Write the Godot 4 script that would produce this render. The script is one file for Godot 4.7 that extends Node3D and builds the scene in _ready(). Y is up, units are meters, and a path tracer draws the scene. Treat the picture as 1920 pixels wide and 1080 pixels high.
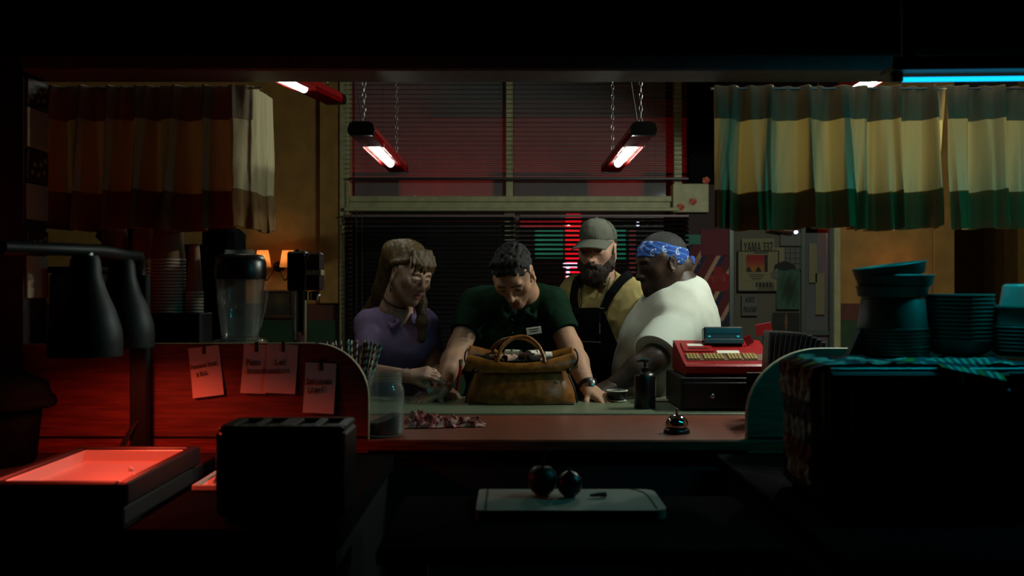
extends Node3D
# A small diner at night, seen from its dark kitchen through the pass-through.
# x right, y up, the camera looks along -z; "d" is a distance from the camera along -z.
const F := 1925.0
const EYE := 1.40
const LEDGE := 0.9485      # brown board of the pass-through
const COUNTER := 0.955     # green counter top behind it
const WORK := 0.91         # kitchen worktop
var used := {}
var M := {}
var meshes := {}
var rng := RandomNumberGenerator.new()


class MB:
	var v := PackedVector3Array()
	var n := PackedVector3Array()
	var uv := PackedVector2Array()
	var col := PackedColorArray()
	var ix := PackedInt32Array()

	func add(p: Vector3, nn: Vector3, t := Vector2.ZERO, c := Color.WHITE) -> int:
		v.append(p)
		n.append(nn)
		uv.append(t)
		col.append(c)
		return v.size() - 1

	func tri(a: int, b: int, c: int) -> void:
		ix.append(a)
		ix.append(b)
		ix.append(c)

	func quad(a: Vector3, b: Vector3, c: Vector3, d: Vector3, out: Vector3) -> void:
		var nn := (b - a).cross(c - a)
		if nn.length() < 1e-12:
			nn = (c - a).cross(d - a)
		nn = nn.normalized()
		if nn.dot(out) < 0.0:
			nn = -nn
		var i := add(a, nn, Vector2(0, 1))
		add(b, nn, Vector2(1, 1))
		add(c, nn, Vector2(1, 0))
		add(d, nn, Vector2(0, 0))
		tri(i, i + 1, i + 2)
		tri(i, i + 2, i + 3)

	func three(a: Vector3, b: Vector3, c: Vector3, out: Vector3) -> void:
		var nn := (b - a).cross(c - a).normalized()
		if nn.dot(out) < 0.0:
			nn = -nn
		var i := add(a, nn)
		add(b, nn)
		add(c, nn)
		tri(i, i + 1, i + 2)

	func box(at: Vector3, size: Vector3, bev := 0.002, turn := Basis()) -> void:
		var h := size / 2.0
		bev = minf(bev, minf(h.x, minf(h.y, h.z)) * 0.9)
		var i := h - Vector3(bev, bev, bev)
		var P := func(x, y, z): return at + turn * Vector3(x, y, z)
		for s in [-1.0, 1.0]:
			quad(P.call(s * h.x, -i.y, -i.z), P.call(s * h.x, i.y, -i.z), P.call(s * h.x, i.y, i.z), P.call(s * h.x, -i.y, i.z), turn * Vector3(s, 0, 0))
			quad(P.call(-i.x, s * h.y, -i.z), P.call(i.x, s * h.y, -i.z), P.call(i.x, s * h.y, i.z), P.call(-i.x, s * h.y, i.z), turn * Vector3(0, s, 0))
			quad(P.call(-i.x, -i.y, s * h.z), P.call(i.x, -i.y, s * h.z), P.call(i.x, i.y, s * h.z), P.call(-i.x, i.y, s * h.z), turn * Vector3(0, 0, s))
			for t in [-1.0, 1.0]:
				quad(P.call(s * h.x, t * i.y, -i.z), P.call(s * i.x, t * h.y, -i.z), P.call(s * i.x, t * h.y, i.z), P.call(s * h.x, t * i.y, i.z), turn * Vector3(s, t, 0))
				quad(P.call(s * h.x, -i.y, t * i.z), P.call(s * i.x, -i.y, t * h.z), P.call(s * i.x, i.y, t * h.z), P.call(s * h.x, i.y, t * i.z), turn * Vector3(s, 0, t))
				quad(P.call(-i.x, s * h.y, t * i.z), P.call(-i.x, s * i.y, t * h.z), P.call(i.x, s * i.y, t * h.z), P.call(i.x, s * h.y, t * i.z), turn * Vector3(0, s, t))
				for u in [-1.0, 1.0]:
					three(P.call(s * h.x, t * i.y, u * i.z), P.call(s * i.x, t * h.y, u * i.z), P.call(s * i.x, t * i.y, u * h.z), turn * Vector3(s, t, u))

	# profile: (radius, height) pairs from bottom to top, outside first; creases where a point repeats
	func lathe(profile: Array, segs := 24, at := Vector3.ZERO, turn := Basis(), squash := 1.0) -> void:
		for k in profile.size() - 1:
			var a: Vector2 = profile[k]
			var b: Vector2 = profile[k + 1]
			if a.distance_to(b) < 1e-6:
				continue
			var dirn := (b - a).normalized()
			var n0 := Vector2(dirn.y, -dirn.x)
			var na := n0
			var nb := n0
			if k > 0:
				var p: Vector2 = profile[k - 1]
				var q := (a - p).normalized()
				if a.distance_to(p) > 1e-6 and q.dot(dirn) > 0.5:
					na = (n0 + Vector2(q.y, -q.x)).normalized()
			if k < profile.size() - 2:
				var p2: Vector2 = profile[k + 2]
				var q2 := (p2 - b).normalized()
				if b.distance_to(p2) > 1e-6 and q2.dot(dirn) > 0.5:
					nb = (n0 + Vector2(q2.y, -q2.x)).normalized()
			var base := v.size()
			for s in segs + 1:
				var an := TAU * s / segs
				var c := cos(an)
				var sn := sin(an)
				add(at + turn * Vector3(a.x * c, a.y, a.x * sn * squash), turn * Vector3(na.x * c, na.y, na.x * sn).normalized(), Vector2(float(s) / segs, float(k) / (profile.size() - 1)))
				add(at + turn * Vector3(b.x * c, b.y, b.x * sn * squash), turn * Vector3(nb.x * c, nb.y, nb.x * sn).normalized(), Vector2(float(s) / segs, float(k + 1) / (profile.size() - 1)))
			for s in segs:
				var i := base + s * 2
				if a.x > 1e-6:
					tri(i, i + 1, i + 2)
				if b.x > 1e-6:
					tri(i + 1, i + 3, i + 2)

	# round bar along points; radius one number or one for each point; flat > 0 squashes it
	func tube(pts: Array, radius, segs := 10, caps := true, flat := 1.0, up := Vector3.UP) -> void:
		var base := v.size()
		var length := 0.0
		var last_side := Vector3.ZERO
		for k in pts.size():
			var p: Vector3 = pts[k]
			var a: Vector3 = pts[maxi(k - 1, 0)]
			var b: Vector3 = pts[mini(k + 1, pts.size() - 1)]
			var t := (b - a).normalized()
			var side := t.cross(up)
			if side.length() < 0.05:
				side = last_side if last_side != Vector3.ZERO else t.cross(Vector3.RIGHT)
			side = (side - t * side.dot(t)).normalized()
			if last_side != Vector3.ZERO:
				var carried := (last_side - t * last_side.dot(t)).normalized()
				side = carried if flat == 1.0 else side
			last_side = side
			var over := side.cross(t).normalized()
			var r: float = radius[k] if radius is Array else radius
			if k > 0:
				length += p.distance_to(pts[k - 1])
			for s in segs + 1:
				var an := TAU * s / segs
				var o := side * cos(an) + over * sin(an) * flat
				add(p + o * r, (side * cos(an) * flat + over * sin(an)).normalized(), Vector2(float(s) / segs, length))
		for k in pts.size() - 1:
			for s in segs:
				var i := base + k * (segs + 1) + s
				tri(i, i + 1, i + segs + 1)
				tri(i + 1, i + segs + 2, i + segs + 1)
		if caps:
			for e in [0, pts.size() - 1]:
				var p: Vector3 = pts[e]
				var q: Vector3 = pts[1] if e == 0 else pts[e - 1]
				var nn := (p - q).normalized()
				var i0 := add(p, nn)
				for s in segs + 1:
					add(v[base + e * (segs + 1) + s], nn)
				for s in segs:
					tri(i0, i0 + 1 + s, i0 + 2 + s)

	# a flat outline in x and y with thickness along z
	func prism(outline: PackedVector2Array, thick: float, at := Vector3.ZERO, turn := Basis()) -> void:
		var tris := Geometry2D.triangulate_polygon(outline)
		for s in [-0.5, 0.5]:
			var nn := turn * Vector3(0, 0, signf(s))
			var base := v.size()
			for p in outline:
				add(at + turn * Vector3(p.x, p.y, s * thick), nn, p)
			for k in tris.size() / 3:
				tri(base + tris[k * 3], base + tris[k * 3 + 1], base + tris[k * 3 + 2])
		var mid := Vector2.ZERO
		for p in outline:
			mid += p / outline.size()
		var turning := 1.0 if Geometry2D.is_polygon_clockwise(outline) else -1.0
		for k in outline.size():
			var a := outline[k]
			var b := outline[(k + 1) % outline.size()]
			var o := Vector2(-(b - a).y, (b - a).x).normalized() * turning
			quad(at + turn * Vector3(a.x, a.y, -thick / 2), at + turn * Vector3(b.x, b.y, -thick / 2), at + turn * Vector3(b.x, b.y, thick / 2), at + turn * Vector3(a.x, a.y, thick / 2), turn * Vector3(o.x, o.y, 0))

	# a cloth or shell: f(s, t) gives a point, s and t from 0 to 1
	func sheet(f: Callable, nu: int, nv: int) -> void:
		var base := v.size()
		for j in nv + 1:
			for i in nu + 1:
				add(f.call(float(i) / nu, float(j) / nv), Vector3.ZERO, Vector2(float(i) / nu, float(j) / nv))
		for j in nv + 1:
			for i in nu + 1:
				var k := base + j * (nu + 1) + i
				var du := v[k + (1 if i < nu else 0)] - v[k - (1 if i > 0 else 0)]
				var dv := v[k + (nu + 1 if j < nv else 0)] - v[k - (nu + 1 if j > 0 else 0)]
				n[k] = du.cross(dv).normalized()
		for j in nv:
			for i in nu:
				var k := base + j * (nu + 1) + i
				tri(k, k + 1, k + nu + 1)
				tri(k + 1, k + nu + 2, k + nu + 1)

	func append(o: MB, t := Transform3D()) -> void:
		var base := v.size()
		for k in o.v.size():
			v.append(t * o.v[k])
			n.append((t.basis * o.n[k]).normalized())
		uv.append_array(o.uv)
		col.append_array(o.col)
		for k in o.ix:
			ix.append(k + base)

	func mesh(colours := false) -> ArrayMesh:
		for k in ix.size() / 3:
			var a := ix[k * 3]
			var b := ix[k * 3 + 1]
			var c := ix[k * 3 + 2]
			if (v[b] - v[a]).cross(v[c] - v[a]).dot(n[a] + n[b] + n[c]) > 0.0:
				ix[k * 3 + 1] = c
				ix[k * 3 + 2] = b
		var arr := []
		arr.resize(Mesh.ARRAY_MAX)
		arr[Mesh.ARRAY_VERTEX] = v
		arr[Mesh.ARRAY_NORMAL] = n
		arr[Mesh.ARRAY_TEX_UV] = uv
		if colours:
			arr[Mesh.ARRAY_COLOR] = col
		arr[Mesh.ARRAY_INDEX] = ix
		var m := ArrayMesh.new()
		m.add_surface_from_arrays(Mesh.PRIMITIVE_TRIANGLES, arr)
		return m


func at(px: float, py: float, d: float) -> Vector3:
	return Vector3((px - 960.0) * d / F, EYE - (py - 540.0) * d / F, -d)


func numbered(called: String) -> String:
	if not used.has(called):
		used[called] = 0
		return called
	used[called] += 1
	return "%s_%03d" % [called, used[called]]


func tag(o: Node3D, label: String, category := "", group := "", kind := "") -> Node3D:
	o.set_meta("label", label)
	if category:
		o.set_meta("category", category)
	if group:
		o.set_meta("group", group)
	if kind:
		o.set_meta("kind", kind)
	return o


func thing(called: String, label: String, category: String, where := Vector3.ZERO, turn := 0.0, group := "") -> Node3D:
	var o := Node3D.new()
	o.name = numbered(called)
	add_child(o)
	o.position = where
	o.rotation.y = turn
	tag(o, label, category, group)
	return o


func part(parent: Node3D, called: String, m: Mesh, mat: Material, where := Vector3.ZERO, turn := Basis()) -> MeshInstance3D:
	var o := MeshInstance3D.new()
	o.name = called if parent != self else numbered(called)
	o.mesh = m
	o.material_override = mat
	o.transform = Transform3D(turn, where)
	o.cast_shadow = GeometryInstance3D.SHADOW_CASTING_SETTING_ON
	parent.add_child(o, true)
	return o


func struct(called: String, m: Mesh, mat: Material, where := Vector3.ZERO) -> MeshInstance3D:
	var o := part(self, called, m, mat, where)
	o.set_meta("kind", "structure")
	return o


func box(size: Vector3, bev := 0.002) -> ArrayMesh:
	var key := [size, bev]
	if not meshes.has(key):
		var b := MB.new()
		b.box(Vector3.ZERO, size, bev)
		meshes[key] = b.mesh()
	return meshes[key]


func lathed(profile: Array, segs := 28, squash := 1.0) -> ArrayMesh:
	var b := MB.new()
	b.lathe(profile, segs, Vector3.ZERO, Basis(), squash)
	return b.mesh()


func tubed(pts: Array, r, segs := 10, flat := 1.0, up := Vector3.UP) -> ArrayMesh:
	var b := MB.new()
	b.tube(pts, r, segs, true, flat, up)
	return b.mesh()


const NTH := ["lowest", "second", "third", "fourth", "fifth", "sixth", "seventh", "eighth", "ninth", "tenth", "eleventh", "twelfth", "thirteenth", "fourteenth", "fifteenth", "sixteenth", "seventeenth"]


func V(x: float, y: float) -> Vector2:
	return Vector2(x, y)


func curve(pts: Array, steps := 8) -> Array:
	var out := []
	for k in pts.size() - 1:
		var p0: Vector3 = pts[maxi(k - 1, 0)]
		var p1: Vector3 = pts[k]
		var p2: Vector3 = pts[k + 1]
		var p3: Vector3 = pts[mini(k + 2, pts.size() - 1)]
		for s in steps:
			out.append(p1.cubic_interpolate(p2, p0, p3, float(s) / steps))
	out.append(pts[-1])
	return out


func lettering(parent: Node3D, what: String, height: float, mat: Material, where: Vector3, turn := Basis(), font := "Droid Sans", bold := true, squeeze := 1.0) -> MeshInstance3D:
	var f := SystemFont.new()
	f.font_names = PackedStringArray([font])
	f.font_weight = 700 if bold else 400
	f.font_italic = font == "Droid Serif"
	var t := TextMesh.new()
	t.text = what
	t.font = f
	t.font_size = 32
	t.depth = 0.0012
	t.curve_step = 2.0
	t.pixel_size = height / 24.0
	var o := part(parent, "lettering", t, mat, where, turn * Basis.from_scale(Vector3(squeeze, 1, 1)))
	return o


# ---------------------------------------------------------------- materials
func noise_tex(size: int, freq: float, seed_: int, ramp: Array, octaves := 4, kind := FastNoiseLite.TYPE_SIMPLEX_SMOOTH) -> NoiseTexture2D:
	var f := FastNoiseLite.new()
	f.seed = seed_
	f.frequency = freq
	f.noise_type = kind
	f.fractal_octaves = octaves
	var t := NoiseTexture2D.new()
	t.width = size
	t.height = size
	t.seamless = true
	t.noise = f
	var g := Gradient.new()
	g.offsets = PackedFloat32Array([0.25, 0.75])
	g.colors = PackedColorArray([ramp[0], ramp[1]])
	t.color_ramp = g
	return t


func mat(called: String, c: Color, rough := 0.7, metal := 0.0, spec := 0.5) -> StandardMaterial3D:
	var m := StandardMaterial3D.new()
	m.resource_name = called
	m.albedo_color = c
	m.roughness = rough
	m.metallic = metal
	m.metallic_specular = spec
	M[called] = m
	return m


func textured(called: String, c: Color, rough: float, tex: Texture2D, scale := Vector3.ONE, world := true) -> StandardMaterial3D:
	var m := mat(called, c, rough)
	m.albedo_texture = tex
	m.uv1_triplanar = true
	m.uv1_world_triplanar = world
	m.uv1_scale = scale
	return m


func glow(called: String, c: Color, strength: float) -> StandardMaterial3D:
	var m := mat(called, c, 0.6)
	m.emission_enabled = true
	m.emission = c
	m.emission_energy_multiplier = strength
	return m


func glass(called: String, c: Color, alpha: float, rough := 0.03) -> StandardMaterial3D:
	var m := mat(called, Color(c.r, c.g, c.b, alpha), rough)
	m.transparency = BaseMaterial3D.TRANSPARENCY_ALPHA
	return m


func make_materials() -> void:
	var mottle := noise_tex(256, 0.02, 3, [Color(0.91, 0.91, 0.91), Color(1, 1, 1)])
	var grain := noise_tex(512, 0.012, 7, [Color(0.78, 0.74, 0.7), Color(1, 1, 1)], 5)
	var weave := noise_tex(256, 0.12, 11, [Color(0.8, 0.8, 0.8), Color(1, 1, 1)], 2)
	var fine := noise_tex(256, 0.2, 13, [Color(0.0, 0.0, 0.0), Color(1, 1, 1)], 2)
	M.weave_tex = weave
	M.fine_tex = fine
	M.mottle_tex = mottle
	textured("yellow_paint", Color(0.60, 0.44, 0.20), 0.75, mottle, Vector3(1.2, 1.2, 1.2))
	textured("brown_paint", Color(0.33, 0.15, 0.10), 0.7, mottle, Vector3(1.2, 1.2, 1.2))
	textured("green_paint", Color(0.10, 0.24, 0.12), 0.7, mottle, Vector3(1.2, 1.2, 1.2))
	textured("cream_paint", Color(0.62, 0.60, 0.44), 0.6, mottle, Vector3(2, 2, 2))
	textured("header_paint", Color(0.46, 0.42, 0.42), 0.55, mottle, Vector3(2, 2, 2))
	textured("dark_wall", Color(0.07, 0.06, 0.06), 0.9, mottle, Vector3(1, 1, 1))
	textured("jamb_paint", Color(0.17, 0.10, 0.09), 0.8, mottle, Vector3(1, 1, 1))
	textured("ceiling_paint", Color(0.45, 0.42, 0.36), 0.9, mottle, Vector3(1, 1, 1))
	textured("floor_tile", Color(0.16, 0.13, 0.11), 0.6, mottle, Vector3(3, 3, 3))
	textured("divider_wood", Color(0.44, 0.23, 0.15), 0.55, grain, Vector3(0.7, 9, 9))
	textured("edge_wood", Color(0.66, 0.58, 0.42), 0.6, grain, Vector3(4, 4, 4))
	textured("ledge_wood", Color(0.50, 0.24, 0.15), 0.38, grain, Vector3(1.0, 8, 12))
	textured("green_laminate", Color(0.42, 0.46, 0.36), 0.35, mottle, Vector3(6, 6, 6))
	textured("worktop", Color(0.14, 0.10, 0.09), 0.7, mottle, Vector3(5, 5, 5))
	textured("facade", Color(0.55, 0.40, 0.40), 0.9, mottle, Vector3(0.5, 0.5, 0.5))
	textured("asphalt", Color(0.07, 0.07, 0.07), 0.9, mottle)
	mat("black_paint", Color(0.035, 0.036, 0.038), 0.45)
	mat("black_plastic", Color(0.03, 0.03, 0.032), 0.32)
	mat("green_black", Color(0.055, 0.10, 0.085), 0.5, 0.0, 0.35)
	mat("steel", Color(0.62, 0.62, 0.62), 0.3, 1.0)
	mat("chrome", Color(0.75, 0.75, 0.76), 0.08, 1.0)
	mat("pan_steel", Color(0.78, 0.75, 0.72), 0.42, 0.55)
	mat("slat", Color(0.03, 0.03, 0.03), 0.6, 0.0, 0.3)
	mat("rail_pink", Color(0.40, 0.31, 0.31), 0.5)
	mat("pale_slat", Color(0.11, 0.095, 0.09), 0.5)
	mat("white_paper", Color(0.80, 0.78, 0.72), 0.9)
	mat("ink", Color(0.03, 0.03, 0.035), 0.8)
	glass("pane", Color(0.9, 0.95, 0.95), 0.06)
	glass("pressed_glass", Color(0.92, 0.95, 0.92), 0.30, 0.12)
	glass("jar_glass", Color(0.85, 0.9, 0.85), 0.07)


func _ready() -> void:
	rng.seed = 4
	var cam := Camera3D.new()
	cam.name = "camera"
	var lens := CameraAttributesPhysical.new()
	lens.frustum_focal_length = 12.0 / (540.0 / F)
	lens.frustum_focus_distance = 4.2
	lens.exposure_aperture = 4.2
	cam.attributes = lens
	cam.fov = rad_to_deg(2.0 * atan(540.0 / F))
	cam.near = 0.05
	cam.far = 60.0
	add_child(cam)
	cam.position = Vector3(0, EYE, 0)
	cam.current = true
	var env := Environment.new()
	env.background_mode = Environment.BG_COLOR
	env.background_color = Color(0.0, 0.0, 0.0)
	env.tonemap_mode = Environment.TONE_MAPPER_LINEAR
	env.tonemap_exposure = 1.0
	env.sdfgi_enabled = true
	env.ssao_enabled = true
	env.ssil_enabled = true
	var we := WorldEnvironment.new()
	we.name = "world"
	we.environment = env
	add_child(we)
	make_materials()
	kitchen_lamps()
	pendant(Vector3(-0.545, 1.955, -4.32), 0.0, 1.24, 0.045, "pendant striplight hanging on chains left of centre, over the woman", 0.8)
	pendant(Vector3(0.475, 1.955, -4.32), 0.0, 1.24, 0.06, "pendant striplight hanging on chains right of centre, over the bearded man", 0.8)
	pendant(Vector3(-0.90, 2.20, -3.86), -0.22, 1.24, 0.02, "red striplight beside the left curtain, cut off by the header", 1.1)
	pendant(Vector3(1.345, 2.175, -3.98), 0.0, 1.24, 1.5, "red striplight mostly hidden above the right curtain", 0.4)
	room()
	street()
	blinds()
	back_wall_things()
	curtains()
	left_kitchen()
	pass_through_things()
	right_kitchen()
	woman()
	green_shirt_man()
	cap_man()
	white_shirt_man()


func area(parent: Node3D, called: String, size: Vector2, c: Color, energy: float, where: Vector3, turn: Basis) -> AreaLight3D:
	var l := AreaLight3D.new()
	l.name = called
	l.area_size = size
	l.area_normalize_energy = true
	l.light_color = c
	l.light_energy = energy
	l.area_range = 14.0
	l.area_attenuation = 2.0
	l.shadow_enabled = true
	parent.add_child(l, true)
	l.transform = Transform3D(turn, where)
	return l


const DOWN := Basis(Vector3(1, 0, 0), Vector3(0, 0, -1), Vector3(0, 1, 0))


# a long red lamp with a bright window in its underside; "where" is its middle
func pendant(where: Vector3, turn: float, length: float, energy: float, label: String, chain: float) -> void:
	if not M.has("lamp_red"):
		mat("lamp_red", Color(0.55, 0.045, 0.05), 0.38)
		mat("lamp_red_matt", Color(0.45, 0.04, 0.045), 0.95, 0.0, 0.05)
		mat("reflector", Color(0.85, 0.72, 0.68), 0.35, 0.3)
		glow("lamp_tube", Color(0.93, 1.0, 0.96), 4.0)
		mat("cord", Color(0.02, 0.02, 0.02), 0.6)
	var t := thing("pendant_striplight", label, "ceiling light", where, turn, "red striplights over the counter")
	var half := length / 2.0
	var open_a := -0.30   # the window runs from here ...
	var open_b := 0.30    # ... to here along z
	var shape := PackedVector2Array([V(-0.046, 0.0), V(-0.040, 0.026), V(-0.026, 0.034), V(0.026, 0.034), V(0.040, 0.026), V(0.046, 0.0)])
	var b := MB.new()
	b.prism(shape, length - 0.06)
	part(t, "housing", b.mesh(), M.lamp_red, Vector3(0, 0.014, 0))
	for s in [-1, 1]:
		var e := MB.new()
		e.prism(PackedVector2Array([V(-0.047, -0.004), V(-0.048, 0.012), V(-0.042, 0.030), V(-0.028, 0.038), V(0.028, 0.038), V(0.042, 0.030), V(0.048, 0.012), V(0.047, -0.004), V(0.040, -0.012), V(-0.040, -0.012)]), 0.032)
		part(t, "end_cap", e.mesh(), M.black_plastic, Vector3(0, 0.008, s * (half - 0.016)))
	var near := half - 0.03 - open_b
	part(t, "underside_panel", box(Vector3(0.088, 0.016, near), 0.004), M.lamp_red_matt, Vector3(0, 0.006, open_b + near / 2))
	part(t, "underside_panel", box(Vector3(0.088, 0.016, near), 0.004), M.lamp_red_matt, Vector3(0, 0.006, open_a - near / 2))
	for s in [-1, 1]:
		part(t, "side_rail", box(Vector3(0.007, 0.018, open_b - open_a), 0.001), M.lamp_red, Vector3(s * 0.0405, 0.005, 0))
		part(t, "reflector", box(Vector3(0.016, 0.003, open_b - open_a - 0.004), 0.001), M.reflector, Vector3(s * 0.030, 0.007, 0), Basis(Vector3(0, 0, 1), s * 0.5))
	var tube_mesh := MB.new()
	tube_mesh.tube([Vector3(0, 0, open_a + 0.015), Vector3(0, 0, open_b - 0.015)], 0.0175, 14)
	part(t, "lamp_tube", tube_mesh.mesh(), M.lamp_tube, Vector3(0, 0.003, 0))
	for z in [-0.19, 0.0, 0.19]:
		var l := OmniLight3D.new()
		l.name = "tube_light"
		l.light_color = Color(0.95, 1.0, 0.95)
		l.light_energy = energy / 3.0
		l.light_size = 0.012
		l.omni_range = 14.0
		l.omni_attenuation = 2.0
		l.shadow_enabled = true
		t.add_child(l, true)
		l.position = Vector3(0, -0.026, z)
	for s in [-1, 1]:
		var z: float = s * (half - 0.09)
		var link := MB.new()
		var count := int(chain / 0.024)
		for k in count:
			var c := Vector3(0, 0.06 + k * 0.024, z)
			var side := Vector3(1, 0, 0) if k % 2 == 0 else Vector3(0, 0, 1)
			var ring := []
			for q in 9:
				var an := TAU * q / 8.0
				ring.append(c + side * cos(an) * 0.006 + Vector3.UP * sin(an) * 0.0155)
			link.tube(ring, 0.0017, 4, false)
		part(t, "chain", link.mesh(), M.steel)
		part(t, "hook", tubed([Vector3(0, 0.045, z), Vector3(0, 0.058, z)], 0.006, 8), M.steel)
	var zc := half - 0.10
	part(t, "power_cord", tubed(curve([Vector3(-0.012, 0.045, zc), Vector3(-0.018, 0.10, zc), Vector3(-0.036, 0.22, zc), Vector3(-0.040, 0.36, zc), Vector3(-0.012, 0.06 + chain, zc)]), 0.0028, 6), M.cord)


func kitchen_lamps() -> void:
	# cyan tube in a hooded batten under the ceiling, kitchen side, right
	glow("cyan_tube", Color(0.05, 0.75, 1.0), 1.6)
	var c := thing("hooded_tube_light", "cyan fluorescent tube in a black hood at the top right corner", "tube light", Vector3(1.20, 1.882, -2.36), deg_to_rad(-3.0))
	part(c, "lamp_tube", tubed([Vector3(-0.30, 0, 0), Vector3(0.62, 0, 0)], 0.0055, 12), M.cyan_tube)
	part(c, "socket", box(Vector3(0.025, 0.02, 0.02)), M.black_plastic, Vector3(-0.31, 0.004, 0))
	part(c, "socket", box(Vector3(0.025, 0.02, 0.02)), M.black_plastic, Vector3(0.63, 0.004, 0))
	part(c, "hood", box(Vector3(1.0, 0.010, 0.10)), M.black_paint, Vector3(0.16, 0.018, 0.02))
	part(c, "hood_lip", box(Vector3(1.0, 0.030, 0.004)), M.black_paint, Vector3(0.16, 0.024, 0.068))
	part(c, "bracket", box(Vector3(0.03, 1.05, 0.02)), M.black_paint, Vector3(-0.3, 0.55, 0.05))
	part(c, "bracket", box(Vector3(0.03, 1.05, 0.02)), M.black_paint, Vector3(0.5, 0.55, 0.05))
	area(c, "tube_light", Vector2(0.9, 0.015), Color(0.04, 0.86, 0.94), 0.44, Vector3(0.16, -0.012, -0.006), Basis(Vector3.RIGHT, deg_to_rad(-70.0)))
	# red neon at the left end of the kitchen, outside the frame
	glow("red_tube", Color(1.0, 0.10, 0.07), 1.2)
	var r := thing("hooded_tube_light", "red neon tube in a black hood beyond the left edge", "tube light", Vector3(-1.95, 1.88, -2.35), deg_to_rad(50.0))
	part(r, "lamp_tube", tubed([Vector3(-0.3, 0, 0), Vector3(0.3, 0, 0)], 0.009, 12), M.red_tube)
	part(r, "hood", box(Vector3(0.66, 0.012, 0.10)), M.black_paint, Vector3(0, 0.028, 0.02))
	part(r, "bracket", box(Vector3(0.03, 1.05, 0.02)), M.black_paint, Vector3(0, 0.55, 0.05))
	area(r, "tube_light", Vector2(0.58, 0.03), Color(1.0, 0.16, 0.13), 0.06, Vector3(0, -0.016, -0.01), Basis(Vector3.RIGHT, deg_to_rad(-30.0)))


func wall_box(called: String, x0: float, x1: float, y0: float, y1: float, d0: float, d1: float, m: Material, bev := 0.001) -> MeshInstance3D:
	return struct(called, box(Vector3(x1 - x0, y1 - y0, d1 - d0), bev), m, Vector3((x0 + x1) / 2, (y0 + y1) / 2, -(d0 + d1) / 2))


func px_box(parent: Node3D, called: String, x0: float, y0: float, x1: float, y1: float, d: float, thick: float, m: Material, bev := 0.001) -> MeshInstance3D:
	# a flat piece whose front face stands at distance d, its outline measured there
	var a := at(x0, y0, d)
	var b := at(x1, y1, d)
	var o := part(parent, called, box(Vector3(absf(b.x - a.x), absf(a.y - b.y), thick), bev), m, Vector3((a.x + b.x) / 2, (a.y + b.y) / 2, -d - thick / 2))
	return o


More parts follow.
